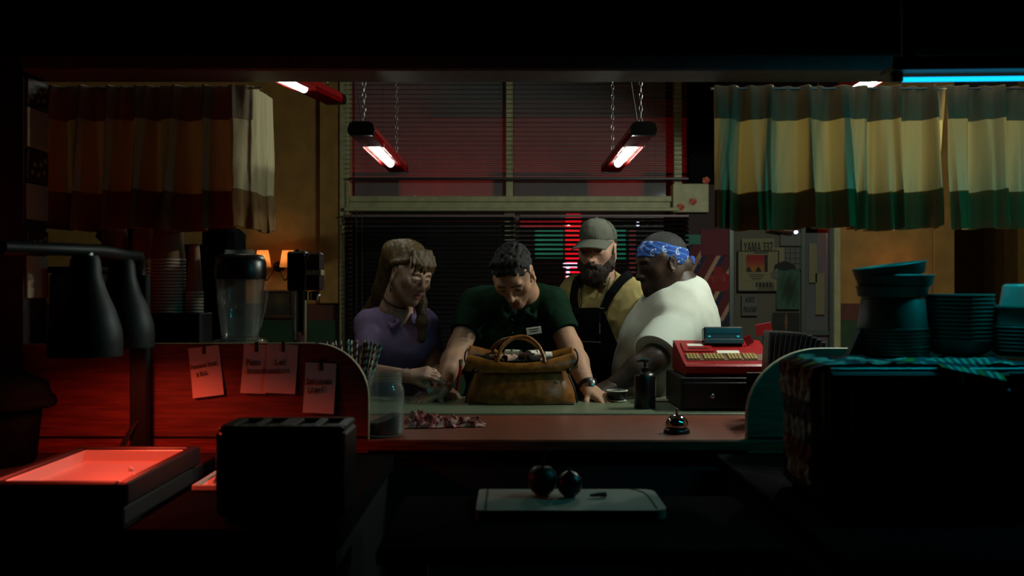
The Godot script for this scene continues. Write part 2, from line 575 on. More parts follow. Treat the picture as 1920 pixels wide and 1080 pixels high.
func room() -> void:
	# shell of the whole place
	wall_box("floor", -3.4, 3.4, -0.1, 0.0, -1.6, 6.7, M.floor_tile)
	wall_box("ceiling", -3.4, 3.4, 2.90, 3.0, -1.6, 6.7, M.ceiling_paint)
	wall_box("wall_left", -3.5, -3.3, 0, 2.9, -1.6, 6.7, M.yellow_paint)
	wall_box("wall_right", 3.3, 3.5, 0, 2.9, -1.6, 6.7, M.yellow_paint)
	wall_box("wall_behind", -3.4, 3.4, 0, 2.9, -1.7, -1.6, M.dark_wall)
	# wall with the pass-through opening: jambs, header, wall under the ledge
	wall_box("wall_pass_left", -3.3, -1.452, 0, 2.9, 3.05, 3.20, M.jamb_paint)
	wall_box("wall_pass_right", 1.95, 3.3, 0, 2.9, 3.05, 3.20, M.jamb_paint)
	wall_box("wall_pass_header", -1.452, 1.95, 2.09, 2.9, 3.06, 3.20, M.dark_wall)
	wall_box("wall_pass_below", -1.452, 1.95, 0, 0.905, 3.09, 3.20, M.dark_wall)
	wall_box("trim_1", -1.452, 1.95, 2.042, 2.092, 3.03, 3.205, M.header_paint, 0.006)
	# dividers with a rounded end standing on the kitchen side
	divider(-1.452, -0.428, 1.2336, 0.165, false)
	divider(0.700, 1.95, 1.218, 0.20, true)
	# brown ledge and green counter, both on the wall below
	struct("ledge", box(Vector3(3.402, 0.035, 0.60), 0.005), M.ledge_wood, Vector3(0.249, LEDGE - 0.0175, -3.35))
	struct("counter_top", box(Vector3(3.402, 0.042, 0.57), 0.004), M.green_laminate, Vector3(0.249, COUNTER - 0.021, -3.937))
	wall_box("wall_counter", -1.452, 1.95, 0, COUNTER - 0.042, 3.66, 4.02, M.dark_wall)
	# kitchen worktop
	mat("black_rubber", Color(0.045, 0.045, 0.045), 0.95, 0.0, 0.08)
	struct("worktop_left", box(Vector3(1.735, 0.04, 0.76), 0.004), M.worktop, Vector3(-1.7325, WORK - 0.02, -2.67))
	wall_box("wall_worktop_left", -2.6, -0.87, 0, WORK - 0.04, 2.30, 3.04, M.black_paint)
	struct("worktop_toaster", box(Vector3(0.44, 0.04, 0.97), 0.004), M.black_rubber, Vector3(-0.566, WORK - 0.02, -2.565))
	wall_box("wall_worktop_toaster", -0.78, -0.36, 0, WORK - 0.04, 2.10, 3.04, M.black_paint)
	struct("worktop_right", box(Vector3(2.0, 0.04, 1.2), 0.004), M.black_rubber, Vector3(1.60, WORK - 0.02, -2.45))
	wall_box("wall_worktop_right", 0.62, 2.6, 0, WORK - 0.04, 1.95, 3.04, M.black_paint)
	# narrow black preparation table in the aisle between them
	var prep := thing("preparation_table", "low black preparation table under the chopping board", "table", Vector3(0.135, 0, -2.17))
	part(prep, "table_top", box(Vector3(0.78, 0.03, 0.50), 0.004), M.black_rubber, Vector3(0, WORK - 0.015, 0))
	for sx in [-1, 1]:
		for sz in [-1, 1]:
			part(prep, "leg", box(Vector3(0.04, WORK - 0.03, 0.04), 0.003), M.black_paint, Vector3(sx * 0.35, (WORK - 0.03) / 2, sz * 0.21))
	# back wall of the dining room, built round its window and door
	var D := 6.5
	var y_top := 1.302
	wall_box("wall_back_left", -3.3, -1.085, y_top, 2.9, D, D + 0.12, M.yellow_paint)
	wall_box("wall_back_left_band", -3.3, -1.085, 1.195, y_top, D, D + 0.12, M.brown_paint)
	wall_box("wall_back_left_dado", -3.3, -1.085, 0, 1.195, D - 0.012, D + 0.12, M.green_paint, 0.003)
	wall_box("trim_2", -1.215, -1.085, y_top, 2.9, D - 0.035, D, M.yellow_paint, 0.006)
	wall_box("trim_3", -1.087, -1.028, 0, 2.9, D - 0.05, D + 0.12, M.cream_paint, 0.006)
	wall_box("wall_back_below", -1.028, 1.11, 0, 0.85, D, D + 0.12, M.green_paint)
	wall_box("wall_back_top", -1.028, 3.3, 2.76, 2.9, D, D + 0.12, M.yellow_paint)
	var w := struct("window_1", box(Vector3(2.05, 0.036, 0.10), 0.004), M.cream_paint, Vector3(-0.003, 1.963, -D - 0.03))
	part(w, "sill", box(Vector3(2.10, 0.022, 0.16), 0.004), M.cream_paint, Vector3(0.0, -0.070, 0.03))
	part(w, "transom_board", box(Vector3(2.05, 0.055, 0.05), 0.002), M.cream_paint, Vector3(0, -0.035, 0.0))
	part(w, "mullion", box(Vector3(0.046, 0.82, 0.05), 0.003), M.cream_paint, Vector3(-0.013, 0.40, 0.0))
	part(w, "mullion", box(Vector3(0.070, 1.02, 0.05), 0.003), M.cream_paint, Vector3(-0.013, -0.57, -0.03))
	part(w, "end_post", box(Vector3(0.05, 0.82, 0.05), 0.003), M.cream_paint, Vector3(1.055, 0.40, 0.0))
	for s in [-0.515, 0.500]:
		part(w, "pane", box(Vector3(0.97, 0.79, 0.005), 0.001), M.pane, Vector3(s, 0.41, -0.02))
		part(w, "pane", box(Vector3(0.95, 1.02, 0.005), 0.001), M.pane, Vector3(s, -0.57, -0.045))
	# cream box at the right end of the transom and the dark pillar above it
	wall_box("trim_4", 1.010, 1.235, 1.875, 2.055, D - 0.06, D + 0.06, M.cream_paint, 0.004)
	wall_box("wall_pillar", 1.125, 1.30, 2.055, 2.76, D - 0.02, D + 0.12, M.black_rubber)
	wall_box("wall_back_poster", 1.11, 1.372, 0, 2.055, D, D + 0.10, M.jamb_paint)
	wall_box("wall_back_over_door", 1.235, 2.07, 1.80, 2.76, D + 0.01, D + 0.11, M.jamb_paint)
	# glazed door with a board, its frame and the side light
	mat("aluminium", Color(0.30, 0.34, 0.31), 0.4, 0.4)
	mat("notice_board", Color(0.31, 0.29, 0.24), 0.85)
	var dr := struct("door_1", box(Vector3(0.44, 1.79, 0.022), 0.002), M.notice_board, Vector3(1.616, 0.90, -D - 0.02))
	for s in [-0.228, 0.226]:
		part(dr, "stile", box(Vector3(0.030, 1.80, 0.06), 0.003), M.aluminium, Vector3(s, 0, 0.005))
	var sl := struct("window_2", box(Vector3(0.155, 1.30, 0.004), 0.001), M.pane, Vector3(1.930, 1.10, -D - 0.03))
	part(sl, "rail", box(Vector3(0.155, 0.03, 0.05), 0.003), M.aluminium, Vector3(0, 0.015, 0.01))
	part(sl, "stile", box(Vector3(0.022, 1.80, 0.06), 0.003), M.aluminium, Vector3(0.09, -0.2, 0.01))
	wall_box("trim_5", 2.028, 2.070, 0, 1.80, D - 0.04, D + 0.12, M.cream_paint, 0.004)
	wall_box("wall_back_right", 2.07, 2.80, y_top, 2.76, D, D + 0.12, M.yellow_paint)
	wall_box("wall_back_right_band", 2.07, 2.80, 1.195, y_top, D, D + 0.12, M.brown_paint)
	wall_box("wall_back_right_dado", 2.07, 2.80, 0, 1.195, D - 0.012, D + 0.12, M.green_paint, 0.003)
	wall_box("trim_6", 2.655, 2.790, y_top, 2.76, D - 0.035, D, M.yellow_paint, 0.006)
	# doorway into an unlit passage at the far right
	wall_box("wall_passage_end", 2.68, 4.2, 0, 2.76, D + 2.4, D + 2.5, M.yellow_paint)
	wall_box("wall_passage_left", 2.68, 2.80, 0, 2.76, D + 0.12, D + 2.4, M.yellow_paint)
	wall_box("wall_passage_right", 4.1, 4.2, 0, 2.76, D + 0.2, D + 2.4, M.yellow_paint)
	wall_box("wall_passage_front", 3.3, 4.2, 0, 2.9, D + 0.1, D + 0.2, M.yellow_paint)
	wall_box("ceiling_passage", 2.68, 4.2, 2.76, 2.9, D + 0.12, D + 2.5, M.ceiling_paint)
	wall_box("floor_passage", 2.68, 4.2, -0.1, 0.0, D + 0.2, D + 2.5, M.floor_tile)


func divider(x0: float, x1: float, top: float, r: float, left_end: bool) -> void:
	var low := WORK
	var out := PackedVector2Array()
	var n := 16
	if not left_end:
		out.append(V(x0, low))
		out.append(V(x0, top))
		for k in n + 1:
			var a := PI / 2 * (1.0 - float(k) / n)
			out.append(V(x1 - r + r * cos(a), top - r * 0.98 + r * 0.98 * sin(a)))
		out.append(V(x1, low))
	else:
		out.append(V(x0, low))
		for k in n + 1:
			var a := PI - PI / 2 * float(k) / n
			out.append(V(x0 + r * 1.1 + r * 1.1 * cos(a), top - r + r * sin(a)))
		out.append(V(x1, top))
		out.append(V(x1, low))
	var b := MB.new()
	b.prism(out, 0.030)
	var o := struct("wall_divider_right" if left_end else "wall_divider_left", b.mesh(), M.divider_wood, Vector3(0, 0, -3.066))
	# pale strip of edging bent over the top and round the end
	var path := []
	for k in out.size():
		if (out[k].y > low + 0.01):
			path.append(Vector3(out[k].x, out[k].y + 0.001, 0))
	path.insert(0 if left_end else path.size(), Vector3(x0 if left_end else x1, LEDGE + 0.001, 0))
	var e := MB.new()
	e.tube(path, 0.017, 8, true, 0.16, Vector3(0, 0, 1).cross(Vector3.UP))
	part(o, "edging", e.mesh(), M.edge_wood)
	# the two boards the panel is made of are parted by a dark groove
	part(o, "groove_strip", box(Vector3(x1 - x0 - 0.01, 0.006, 0.004), 0.001), M.black_paint, Vector3((x0 + x1) / 2, WORK + 0.047, 0.0165))


func street() -> void:
	var D := 10.5
	wall_box("ground_street", -9, 9, -0.2, -0.1, 6.75, 16, M.asphalt)
	mat("slab", Color(0.36, 0.28, 0.20), 0.9)
	mat("facade_dark", Color(0.04, 0.04, 0.045), 0.8)
	mat("facade_frame", Color(0.45, 0.42, 0.42), 0.7)
	var f := thing("house_front", "dim rose house front across the street, behind the upper blind", "building", Vector3(0, 0, -D))
	part(f, "wall", box(Vector3(9, 5.2, 0.2), 0.002), M.facade, Vector3(0, 2.5, -0.1))
	part(f, "balcony_slab", box(Vector3(2.6, 0.19, 0.5), 0.004), M.slab, Vector3(0.5, 3.16, 0.2))
	part(f, "downpipe", tubed([Vector3(-0.14, 3.1, 0.08), Vector3(-0.14, 5.0, 0.08)], 0.05, 10), M.facade_frame)
	for q in [[-1.58, 0.62], [0.02, 0.95], [1.55, 0.45]]:
		var win := part(f, "window", box(Vector3(q[1], 0.34, 0.05), 0.004), M.facade_dark, Vector3(q[0] + q[1] / 2 - 0.2, 2.35, 0.02))
		part(win, "frame", box(Vector3(q[1] + 0.06, 0.03, 0.07), 0.004), M.facade_frame, Vector3(0, 0.18, 0.01))
	part(f, "awning", box(Vector3(5.5, 0.10, 0.7), 0.01), M.facade_dark, Vector3(0.2, 2.16, 0.3))
	part(f, "shutter", box(Vector3(5.4, 2.0, 0.06), 0.004), M.facade_dark, Vector3(0.2, 1.06, 0.03))
	# lit signs seen through the slats
	glow("sign_red", Color(1.0, 0.03, 0.12), 0.75)
	glow("sign_teal", Color(0.10, 0.75, 0.58), 0.2)
	glow("sign_white", Color(0.85, 0.85, 1.0), 2.6)
	glow("sign_mauve", Color(0.75, 0.40, 0.42), 0.07)
	glow("sign_pink", Color(0.9, 0.2, 0.26), 0.09)
	var d := 9.4
	var s1 := thing("neon_sign", "tall red neon sign glowing through the blind beside the cap", "sign", at(1075, 520, d))
	part(s1, "sign_board", box(Vector3(0.15, 0.62, 0.03), 0.01), M.sign_red, Vector3(0, 0.27, 0))
	part(s1, "neon_tube", box(Vector3(0.16, 0.035, 0.03), 0.008), M.sign_white, Vector3(-0.02, 0.11, 0.05))
	part(s1, "neon_tube", box(Vector3(0.026, 0.26, 0.03), 0.008), M.sign_white, Vector3(-0.052, -0.03, 0.05))
	part(s1, "post", box(Vector3(0.05, 1.6, 0.03)), M.facade_dark, Vector3(0, -0.80, 0))
	var ol := OmniLight3D.new()
	ol.name = "neon_light"
	ol.light_color = Color(1.0, 0.10, 0.12)
	ol.light_energy = 0.06
	ol.light_size = 0.03
	ol.omni_range = 16
	ol.omni_attenuation = 2
	ol.shadow_enabled = true
	s1.add_child(ol)
	ol.position = Vector3(0, 0.30, -0.09)
	# red neon tube lying on the awning washes the wall above it
	var aw := thing("awning_neon", "red neon tube along the awning of the house across the street", "neon tube", Vector3(0.2, 2.225, -D + 0.55))
	part(aw, "neon_tube", tubed([Vector3(-2.4, 0, 0), Vector3(2.4, 0, 0)], 0.012, 8), M.sign_red)
	for k in 5:
		var nl := OmniLight3D.new()
		nl.name = "neon_light"
		nl.light_color = Color(1.0, 0.16, 0.17)
		nl.light_energy = 0.055
		nl.light_size = 0.03
		nl.omni_range = 12
		nl.omni_attenuation = 2
		nl.shadow_enabled = true
		aw.add_child(nl, true)
		nl.position = Vector3(-1.8 + 0.9 * k, 0.05, 0)
	for q in [[1003, 1056, 432, 484, "sign_teal", "teal lit shop window seen through the blind left of the cap", "lit_shop_window"], [1150, 1173, 430, 486, "sign_teal", "narrow teal lit window seen between the two right-hand men", "lit_shop_window"], [1180, 1197, 432, 512, "sign_mauve", "faint mauve lit window strip left of the blue bandana", "lit_shop_window"], [1120, 1285, 404, 413, "sign_pink", "long dim pink light strip just under the window transom", "light_strip"], [975, 1058, 414, 428, "sign_pink", "short dim pink light strip above the teal shop window", "light_strip"]]:
		var a := at(q[0], q[3], D - 0.075)
		var c := at(q[1], q[2], D - 0.075)
		var o := thing(q[6], q[5], "lit window" if q[6] == "lit_shop_window" else "light strip", Vector3((a.x + c.x) / 2, a.y, a.z))
		part(o, "lit_pane", box(Vector3(c.x - a.x, c.y - a.y, 0.02), 0.004), M[q[4]], Vector3(0, (c.y - a.y) / 2, 0))
		part(o, "frame", box(Vector3(c.x - a.x + 0.05, 0.02, 0.04), 0.002), M.facade_dark, Vector3(0, -0.01, 0))
	var sp := at(1196, 420, 9.3)
	var sb := thing("street_lamp", "tiny white street bulb seen through the blind above the bandana", "street lamp", Vector3(sp.x, -0.1, sp.z))
	part(sb, "pole", tubed([Vector3(0, 0, -0.03), Vector3(0, sp.y + 0.1, -0.03)], 0.015, 8), M.facade_dark)
	part(sb, "bulb", lathed([V(0, -0.02), V(0.016, -0.012), V(0.02, 0), V(0.016, 0.012), V(0, 0.02)], 12), M.sign_white, Vector3(0, sp.y + 0.1, 0))


func blind(label: String, x0: float, x1: float, top: float, bottom: float, pitch: float, tilt: float, m: Material) -> Node3D:
	var d := 6.42
	var t := thing("venetian_blind", label, "blind", Vector3((x0 + x1) / 2, bottom, -d))
	var w := x1 - x0
	part(t, "head_rail", box(Vector3(w, 0.016, 0.04), 0.003), M.rail_pink, Vector3(0, top - bottom, 0))
	part(t, "bottom_rail", box(Vector3(w, 0.016, 0.028), 0.003), m, Vector3(0, 0.008, 0))
	var curved := PackedVector2Array()
	var b := MB.new()
	b.sheet(func(s, u): return Vector3((s - 0.5) * w, 0.0022 * (1.0 - pow(2.0 * u - 1.0, 2)), (u - 0.5) * 0.025), 1, 3)
	b.box(Vector3(0, -0.0002, 0), Vector3(w, 0.0006, 0.024), 0.0001)
	var slat := b.mesh()
	var y := 0.016 + pitch
	while y < top - bottom - 0.018:
		part(t, "slat", slat, m, Vector3(0, y, 0), Basis(Vector3.RIGHT, tilt))
		y += pitch
	for s in [-0.40, -0.02, 0.40]:
		part(t, "ladder_cord", tubed([Vector3(s * w, 0, 0.014), Vector3(s * w, top - bottom, 0.014)], 0.0012, 5), m)
	return t


func blinds() -> void:
	blind("wide open venetian blind across the upper window above the transom", -1.02, 1.105, 2.745, 2.075, 0.0288, 0.10, M.pale_slat)
	blind("closed black venetian blind behind the woman and the green-shirted man", -1.045, 0.015, 1.850, 0.95, 0.0288, 1.15, M.slat)
	blind("half-open black venetian blind behind the man in the cap", 0.045, 1.105, 1.850, 0.95, 0.0288, 0.80, M.slat)
	var wnd := thing("blind_wand", "thin pale tilt wands of the blind at the left window edge", "blind wand", at(668, 660, 6.36))
	for x in [0.0, 0.036]:
		part(wnd, "rod", tubed([Vector3(x, 0, 0), Vector3(x, 0.88, 0)], 0.003, 6), M.pale_slat)


func paint(w: int, h: int, f: Callable) -> ImageTexture:
	var im := Image.create(w, h, false, Image.FORMAT_RGB8)
	for y in h:
		for x in w:
			im.set_pixel(x, y, f.call((x + 0.5) / w, (y + 0.5) / h))
	return ImageTexture.create_from_image(im)


func back_wall_things() -> void:
	var D := 6.5
	# two-armed sconce
	mat("brass", Color(0.20, 0.13, 0.06), 0.4, 0.8)
	mat("lamp_shade", Color(0.88, 0.74, 0.58), 0.9)
	M.lamp_shade.backlight_enabled = true
	M.lamp_shade.backlight = Color(0.95, 0.85, 0.7)
	glow("sconce_bulb", Color(1.0, 0.80, 0.60), 0.3)
	var s := thing("wall_sconce", "two-armed wall sconce with small glowing orange shades", "wall lamp", at(523, 500, D))
	part(s, "back_plate", lathed([V(0, 0.0), V(0.034, 0.0), V(0.034, 0.008), V(0.022, 0.018), V(0, 0.02)], 20), M.brass, Vector3.ZERO, Basis(Vector3.RIGHT, PI / 2))
	for k in [-1, 1]:
		var x: float = 0.078 * k
		part(s, "arm", tubed(curve([Vector3(0, -0.01, 0.02), Vector3(x * 0.35, -0.03, 0.06), Vector3(x * 0.7, -0.085, 0.09), Vector3(x * 1.05, -0.06, 0.1), Vector3(x, 0.0, 0.1)]), 0.005, 8), M.brass)
		part(s, "candle_tube", tubed([Vector3(x, 0.0, 0.1), Vector3(x, 0.035, 0.1)], 0.009, 10), M.brass)
		part(s, "lamp_shade", lathed([V(0.052, 0.0), V(0.034, 0.105), V(0.032, 0.105), V(0.050, 0.0)], 24), M.lamp_shade, Vector3(x, -0.005, 0.1))
		part(s, "bulb", lathed([V(0, -0.02), V(0.012, -0.014), V(0.016, 0), V(0.012, 0.014), V(0, 0.024)], 14), M.sconce_bulb, Vector3(x, 0.055, 0.1))
		var l := OmniLight3D.new()
		l.name = "bulb_light"
		l.light_color = Color(1.0, 0.78, 0.55)
		l.light_energy = 0.010
		l.light_size = 0.015
		l.shadow_enabled = true
		l.omni_range = 12
		s.add_child(l, true)
		l.position = Vector3(x, 0.055, 0.1)
	# second sconce, hidden behind the bowls: its glow shows on the yellow wall at the right
	var s2: Node3D = s.duplicate()
	s2.name = numbered("wall_sconce")
	add_child(s2)
	s2.position = at(1672, 545, D)
	tag(s2, "wall sconce hidden behind the tall bowl stack", "wall lamp")
	# framed picture
	mat("frame_wood", Color(0.24, 0.13, 0.07), 0.5)
	var pic := paint(48, 40, func(x, y): return Color(0.30, 0.24, 0.14).lerp(Color(0.10, 0.11, 0.07), clampf(sin(x * 9.0) * 0.3 + y * 1.2 + sin(x * 31.0 + y * 17.0) * 0.15, 0, 1)))
	var pm := mat("landscape_print", Color.WHITE, 0.7)
	pm.albedo_texture = pic
	var p := thing("framed_picture", "small brown framed landscape picture under the wall sconce", "picture", at(524, 597, D))
	part(p, "frame", box(Vector3(0.19, 0.018, 0.025), 0.003), M.frame_wood, Vector3(0, 0.009, 0.0125))
	part(p, "frame", box(Vector3(0.19, 0.018, 0.025), 0.003), M.frame_wood, Vector3(0, 0.170, 0.0125))
	for k in [-1, 1]:
		part(p, "frame", box(Vector3(0.018, 0.145, 0.025), 0.003), M.frame_wood, Vector3(k * 0.086, 0.0895, 0.0125))
	var b := MB.new()
	b.quad(Vector3(-0.078, 0.018, 0.012), Vector3(0.078, 0.018, 0.012), Vector3(0.078, 0.162, 0.012), Vector3(-0.078, 0.162, 0.012), Vector3(0, 0, 1))
	part(p, "print", b.mesh(), pm)
	# electric plate and cable on the window post
	var sw := thing("wall_switch", "small cream wall switch on the window post with a cable", "switch", at(646, 430, 6.44))
	part(sw, "plate", box(Vector3(0.035, 0.06, 0.012), 0.003), M.cream_paint)
	part(sw, "cable", tubed(curve([Vector3(0.01, 0.03, 0.008), Vector3(0.0, 0.06, 0.01), Vector3(0.02, 0.09, 0.01), Vector3(0.022, 0.3, 0.01)]), 0.003, 6), M.edge_wood)
	# stickers on the cream box
	mat("sticker_red", Color(0.60, 0.07, 0.06), 0.6)
	mat("sticker_orange", Color(0.65, 0.32, 0.08), 0.6)
	for q in [[1299, 378, "red and orange flower sticker in the middle of the cream box"], [1276, 388, "red and orange flower sticker at the lower left of the cream box"], [1324, 338, "red flower sticker at the upper corner of the cream box"], [1263, 408, "small red flower hanging under the cream box"]]:
		var f := thing("flower_sticker", q[2], "sticker", at(q[0], q[1], 6.435), 0.0, "flower stickers by the window")
		for k in 5:
			var a := TAU * k / 5.0
			part(f, "petal", lathed([V(0, -0.002), V(0.011, -0.001), V(0.012, 0.001), V(0, 0.003)], 10), M.sticker_red if k % 2 == 0 else M.sticker_orange, Vector3(cos(a) * 0.014, sin(a) * 0.011, 0), Basis(Vector3.RIGHT, PI / 2))
	posters(D)


func posters(D: float) -> void:
	var stripes := paint(160, 240, func(x, y):
		var c := Color(0.30, 0.05, 0.07)
		var q := fposmod(x * 2.3 + y * 3.2, 1.0)
		if q < 0.24:
			c = Color(0.60, 0.46, 0.36)
		elif q < 0.5:
			c = Color(0.06, 0.08, 0.19)
		if y > 0.72:
			c = c.lerp(Color(0.05, 0.06, 0.08), 0.75)
		if pow((x - 0.78) / 0.30, 2) + pow((y - 0.37) / 0.085, 2) < 1.0 or pow((x - 0.72) / 0.11, 2) + pow((y - 0.27) / 0.04, 2) < 1.0:
			c = Color(0.45, 0.03, 0.05)
		return c)
	var sm := mat("striped_print", Color.WHITE, 0.8)
	sm.albedo_texture = stripes
	poster("poster", "large poster of diagonal blue, cream and red stripes behind the white-shirted man", 1287, 452, 1369, 660, D - 0.004, sm)
	var strp: Node3D = get_node("poster")
	mat("poster_ink_cream", Color(0.62, 0.36, 0.28), 0.8)
	for q in [[0.062, 0.455, 0.085], [-0.095, 0.565, 0.075]]:
		var zig := []
		for k in 12:
			zig.append(Vector3(q[0] - q[2] / 2 + q[2] * k / 11.0, q[1] + (0.022 if k % 2 == 0 else -0.018) + k * 0.0008, 0.004))
		part(strp, "script_lettering", tubed(zig, 0.0035, 5), M.poster_ink_cream)
	mat("magenta_print", Color(0.32, 0.05, 0.11), 0.8)
	poster("poster", "plain dark magenta poster above the striped poster", 1314, 430, 1367, 479, D - 0.010, M.magenta_print)
	mat("teal_paper", Color(0.10, 0.36, 0.30), 0.7)
	poster("poster", "small teal poster just right of the bandana knot", 1281, 440, 1314, 458, D - 0.008, M.teal_paper)
	mat("cream_print", Color(0.41, 0.385, 0.28), 0.85)
	var yama := poster("poster", "cream poster headed YAMA 337 with a red and yellow picture", 1391, 447, 1452, 527, 6.468, M.cream_print)
	lettering(yama, "YAMA 337", 0.062, M.ink, Vector3(0.0, 0.214, 0.003), Basis(), "Droid Sans", true, 0.47)
	part(yama, "text_line", box(Vector3(0.09, 0.006, 0.001), 0.0002), M.ink, Vector3(0.02, 0.178, 0.003))
	var shot := paint(40, 36, func(x, y): return Color(0.45, 0.05, 0.04).lerp(Color(0.50, 0.30, 0.06), clampf(y * 2.0 - 0.5, 0, 1)) if sin(x * 14.0) * 0.2 + y < 0.9 and x < 0.85 else Color(0.06, 0.05, 0.04))
	var shm := mat("picture_print", Color.WHITE, 0.8)
	shm.albedo_texture = shot
	var b := MB.new()
	b.quad(Vector3(-0.075, 0.058, 0.003), Vector3(0.06, 0.058, 0.003), Vector3(0.06, 0.165, 0.003), Vector3(-0.075, 0.165, 0.003), Vector3(0, 0, 1))
	part(yama, "printed_picture", b.mesh(), shm)
	for k in 3:
		part(yama, "text_line", box(Vector3(0.10 - 0.02 * k, 0.004, 0.001), 0.0002), M.ink, Vector3(-0.01, 0.040 - 0.013 * k, 0.003))
	var strip := poster("newspaper_sheet", "black-bordered newspaper sheet pinned under the YAMA 337 poster", 1383, 470, 1460, 547, 6.472, M.cream_print)
	for q in [[0, 0.004, 0.262, 0.008], [0, 0.256, 0.262, 0.006]]:
		part(strip, "border", box(Vector3(q[2], q[3], 0.002), 0.0003), M.ink, Vector3(q[0], q[1], 0.003))
	for k in [-1, 1]:
		part(strip, "border", box(Vector3(0.007, 0.26, 0.002), 0.0003), M.ink, Vector3(k * 0.128, 0.13, 0.003))
	for k in 4:
		part(strip, "text_line", box(Vector3(0.10, 0.005, 0.001), 0.0002), M.ink, Vector3(0.05, 0.018 + 0.011 * k, 0.003))
	for k in 5:
		part(strip, "headline_mark", box(Vector3(0.010, 0.03, 0.001), 0.0002), M.ink, Vector3(-0.01 + 0.022 * k, 0.045, 0.0035))
	mat("grey_print", Color(0.30, 0.30, 0.27), 0.85)
	poster("paper_sheet", "blank grey paper sheet at the top of the door beside the YAMA 337 poster", 1463, 436, 1502, 461, 6.470, M.grey_print)
	var grid := poster("timetable", "ruled timetable sheet at the right edge of the door", 1471, 463, 1502, 506, 6.471, M.grey_print)
	for k in 4:
		part(grid, "rule", box(Vector3(0.003, 0.142, 0.001), 0.0002), M.ink, Vector3(-0.048 + 0.031 * k, 0.072, 0.003))
	for k in 5:
		part(grid, "rule", box(Vector3(0.10, 0.003, 0.001), 0.0002), M.ink, Vector3(0, 0.005 + 0.034 * k, 0.003))
	poster("paper_sheet", "cream paper sheet between the YAMA 337 poster and the timetable", 1453, 464, 1471, 492, 6.469, M.cream_print)
	# dark winged emblem cut from paper
	var wing := PackedVector2Array([V(-0.070, -0.02), V(-0.060, 0.02), V(-0.03, 0.030), V(-0.008, 0.042), V(0.012, 0.042), V(0.035, 0.030), V(0.062, 0.018), V(0.072, -0.018), V(0.05, -0.004), V(0.03, -0.012), V(0, -0.020), V(-0.03, -0.012), V(-0.05, -0.002)])
	var e := MB.new()
	e.prism(wing, 0.002)
	tag(part(self, "winged_emblem", e.mesh(), M.ink, at(1471, 502, 6.466)), "black winged paper emblem above the green poster", "emblem")
	var seal := MB.new()
	seal.lathe([V(0, -0.001), V(0.026, -0.001), V(0.026, 0.001), V(0, 0.001)], 24, Vector3.ZERO, Basis(Vector3.RIGHT, PI / 2))
	tag(part(self, "round_sticker", seal.mesh(), M.grey_print, at(1453, 515, 6.464)), "round grey sticker left of the green poster", "sticker")
	var leafy := paint(48, 80, func(x, y): return Color(0.15, 0.27, 0.20).lerp(Color(0.03, 0.12, 0.05), clampf(1.4 - 3.0 * Vector2(x - 0.55, y - 0.5).length() + 0.2 * sin(x * 20.0 + y * 13.0), 0, 1)))
	var lm := mat("green_print", Color.WHITE, 0.8)
	lm.albedo_texture = leafy
	poster("poster", "tall green poster on the door under the winged emblem", 1456, 506, 1499, 580, 6.468, lm)
	var gig := poster("poster", "small grey poster with two short words low on the door", 1391, 552, 1421, 592, 6.470, M.grey_print)
	lettering(gig, "ART", 0.036, M.ink, Vector3(0, 0.100, 0.003), Basis(), "Droid Sans", true, 0.7)
	lettering(gig, "NoW", 0.040, M.ink, Vector3(0, 0.040, 0.003), Basis(), "Droid Sans", true, 0.7)
	var flame := paint(48, 64, func(x, y):
		var c := Color(0.04, 0.05, 0.03).lerp(Color(0.20, 0.20, 0.08), clampf((y - 0.4) * 1.3, 0, 1))
		if absf(x - 0.5) < 0.05 * sin(clampf(y / 0.55, 0, 1) * PI) + 0.005 and y < 0.55:
			c = Color(0.38, 0.25, 0.10)
		if x > 0.55 and y > 1.35 - x * 0.75:
			c = Color(0.30, 0.04, 0.05)
		return c)
	var fm := mat("flame_print", Color.WHITE, 0.8)
	fm.albedo_texture = flame
	poster("poster", "dark poster with a thin yellow flame at the foot of the door", 1449, 586, 1499, 652, 6.470, fm)
	# picture lamp over the door, half hidden by the curtain hem
	var pl := thing("picture_lamp", "brown picture lamp with a bright tip above the YAMA 337 poster", "wall lamp", at(1464, 433, 6.44))
	part(pl, "shade", tubed([Vector3(-0.085, 0.012, 0), Vector3(0.05, 0.0, 0.02), Vector3(0.070, -0.004, 0.024)], [0.010, 0.022, 0.020], 14), M.frame_wood)
	part(pl, "bulb", lathed([V(0, -0.012), V(0.010, -0.008), V(0.012, 0.0), V(0.008, 0.012), V(0, 0.016)], 14), M.sign_white, Vector3(0.086, -0.010, 0.028), Basis(Vector3(0, 0, 1), -1.3))
	part(pl, "bracket", box(Vector3(0.02, 0.02, 0.06), 0.003), M.frame_wood, Vector3(-0.04, 0.01, -0.03))
	for q in [[1517, 456, 1532, 530, "long cream leaflet on the narrow side window"], [1529, 512, 1546, 590, "second cream leaflet lower on the narrow side window"]]:
		poster("leaflet", q[4], q[0], q[1], q[2], q[3], 6.50, M.cream_print)


func poster(called: String, label: String, x0: float, y0: float, x1: float, y1: float, d: float, m: Material) -> Node3D:
	var a := at(x0, y1, d)
	var b := at(x1, y0, d)
	var t := thing(called, label, "poster" if called == "poster" else called.split("_")[-1], Vector3((a.x + b.x) / 2, a.y, -d))
	var w := b.x - a.x
	var h := b.y - a.y
	part(t, "sheet", box(Vector3(w, h, 0.0015), 0.0002), M.white_paper if m.albedo_texture else m, Vector3(0, h / 2, -0.001))
	if m.albedo_texture:
		var q := MB.new()
		q.quad(Vector3(-w / 2, 0, 0.0005), Vector3(w / 2, 0, 0.0005), Vector3(w / 2, h, 0.0005), Vector3(-w / 2, h, 0.0005), Vector3(0, 0, 1))
		part(t, "print", q.mesh(), m)
	return t


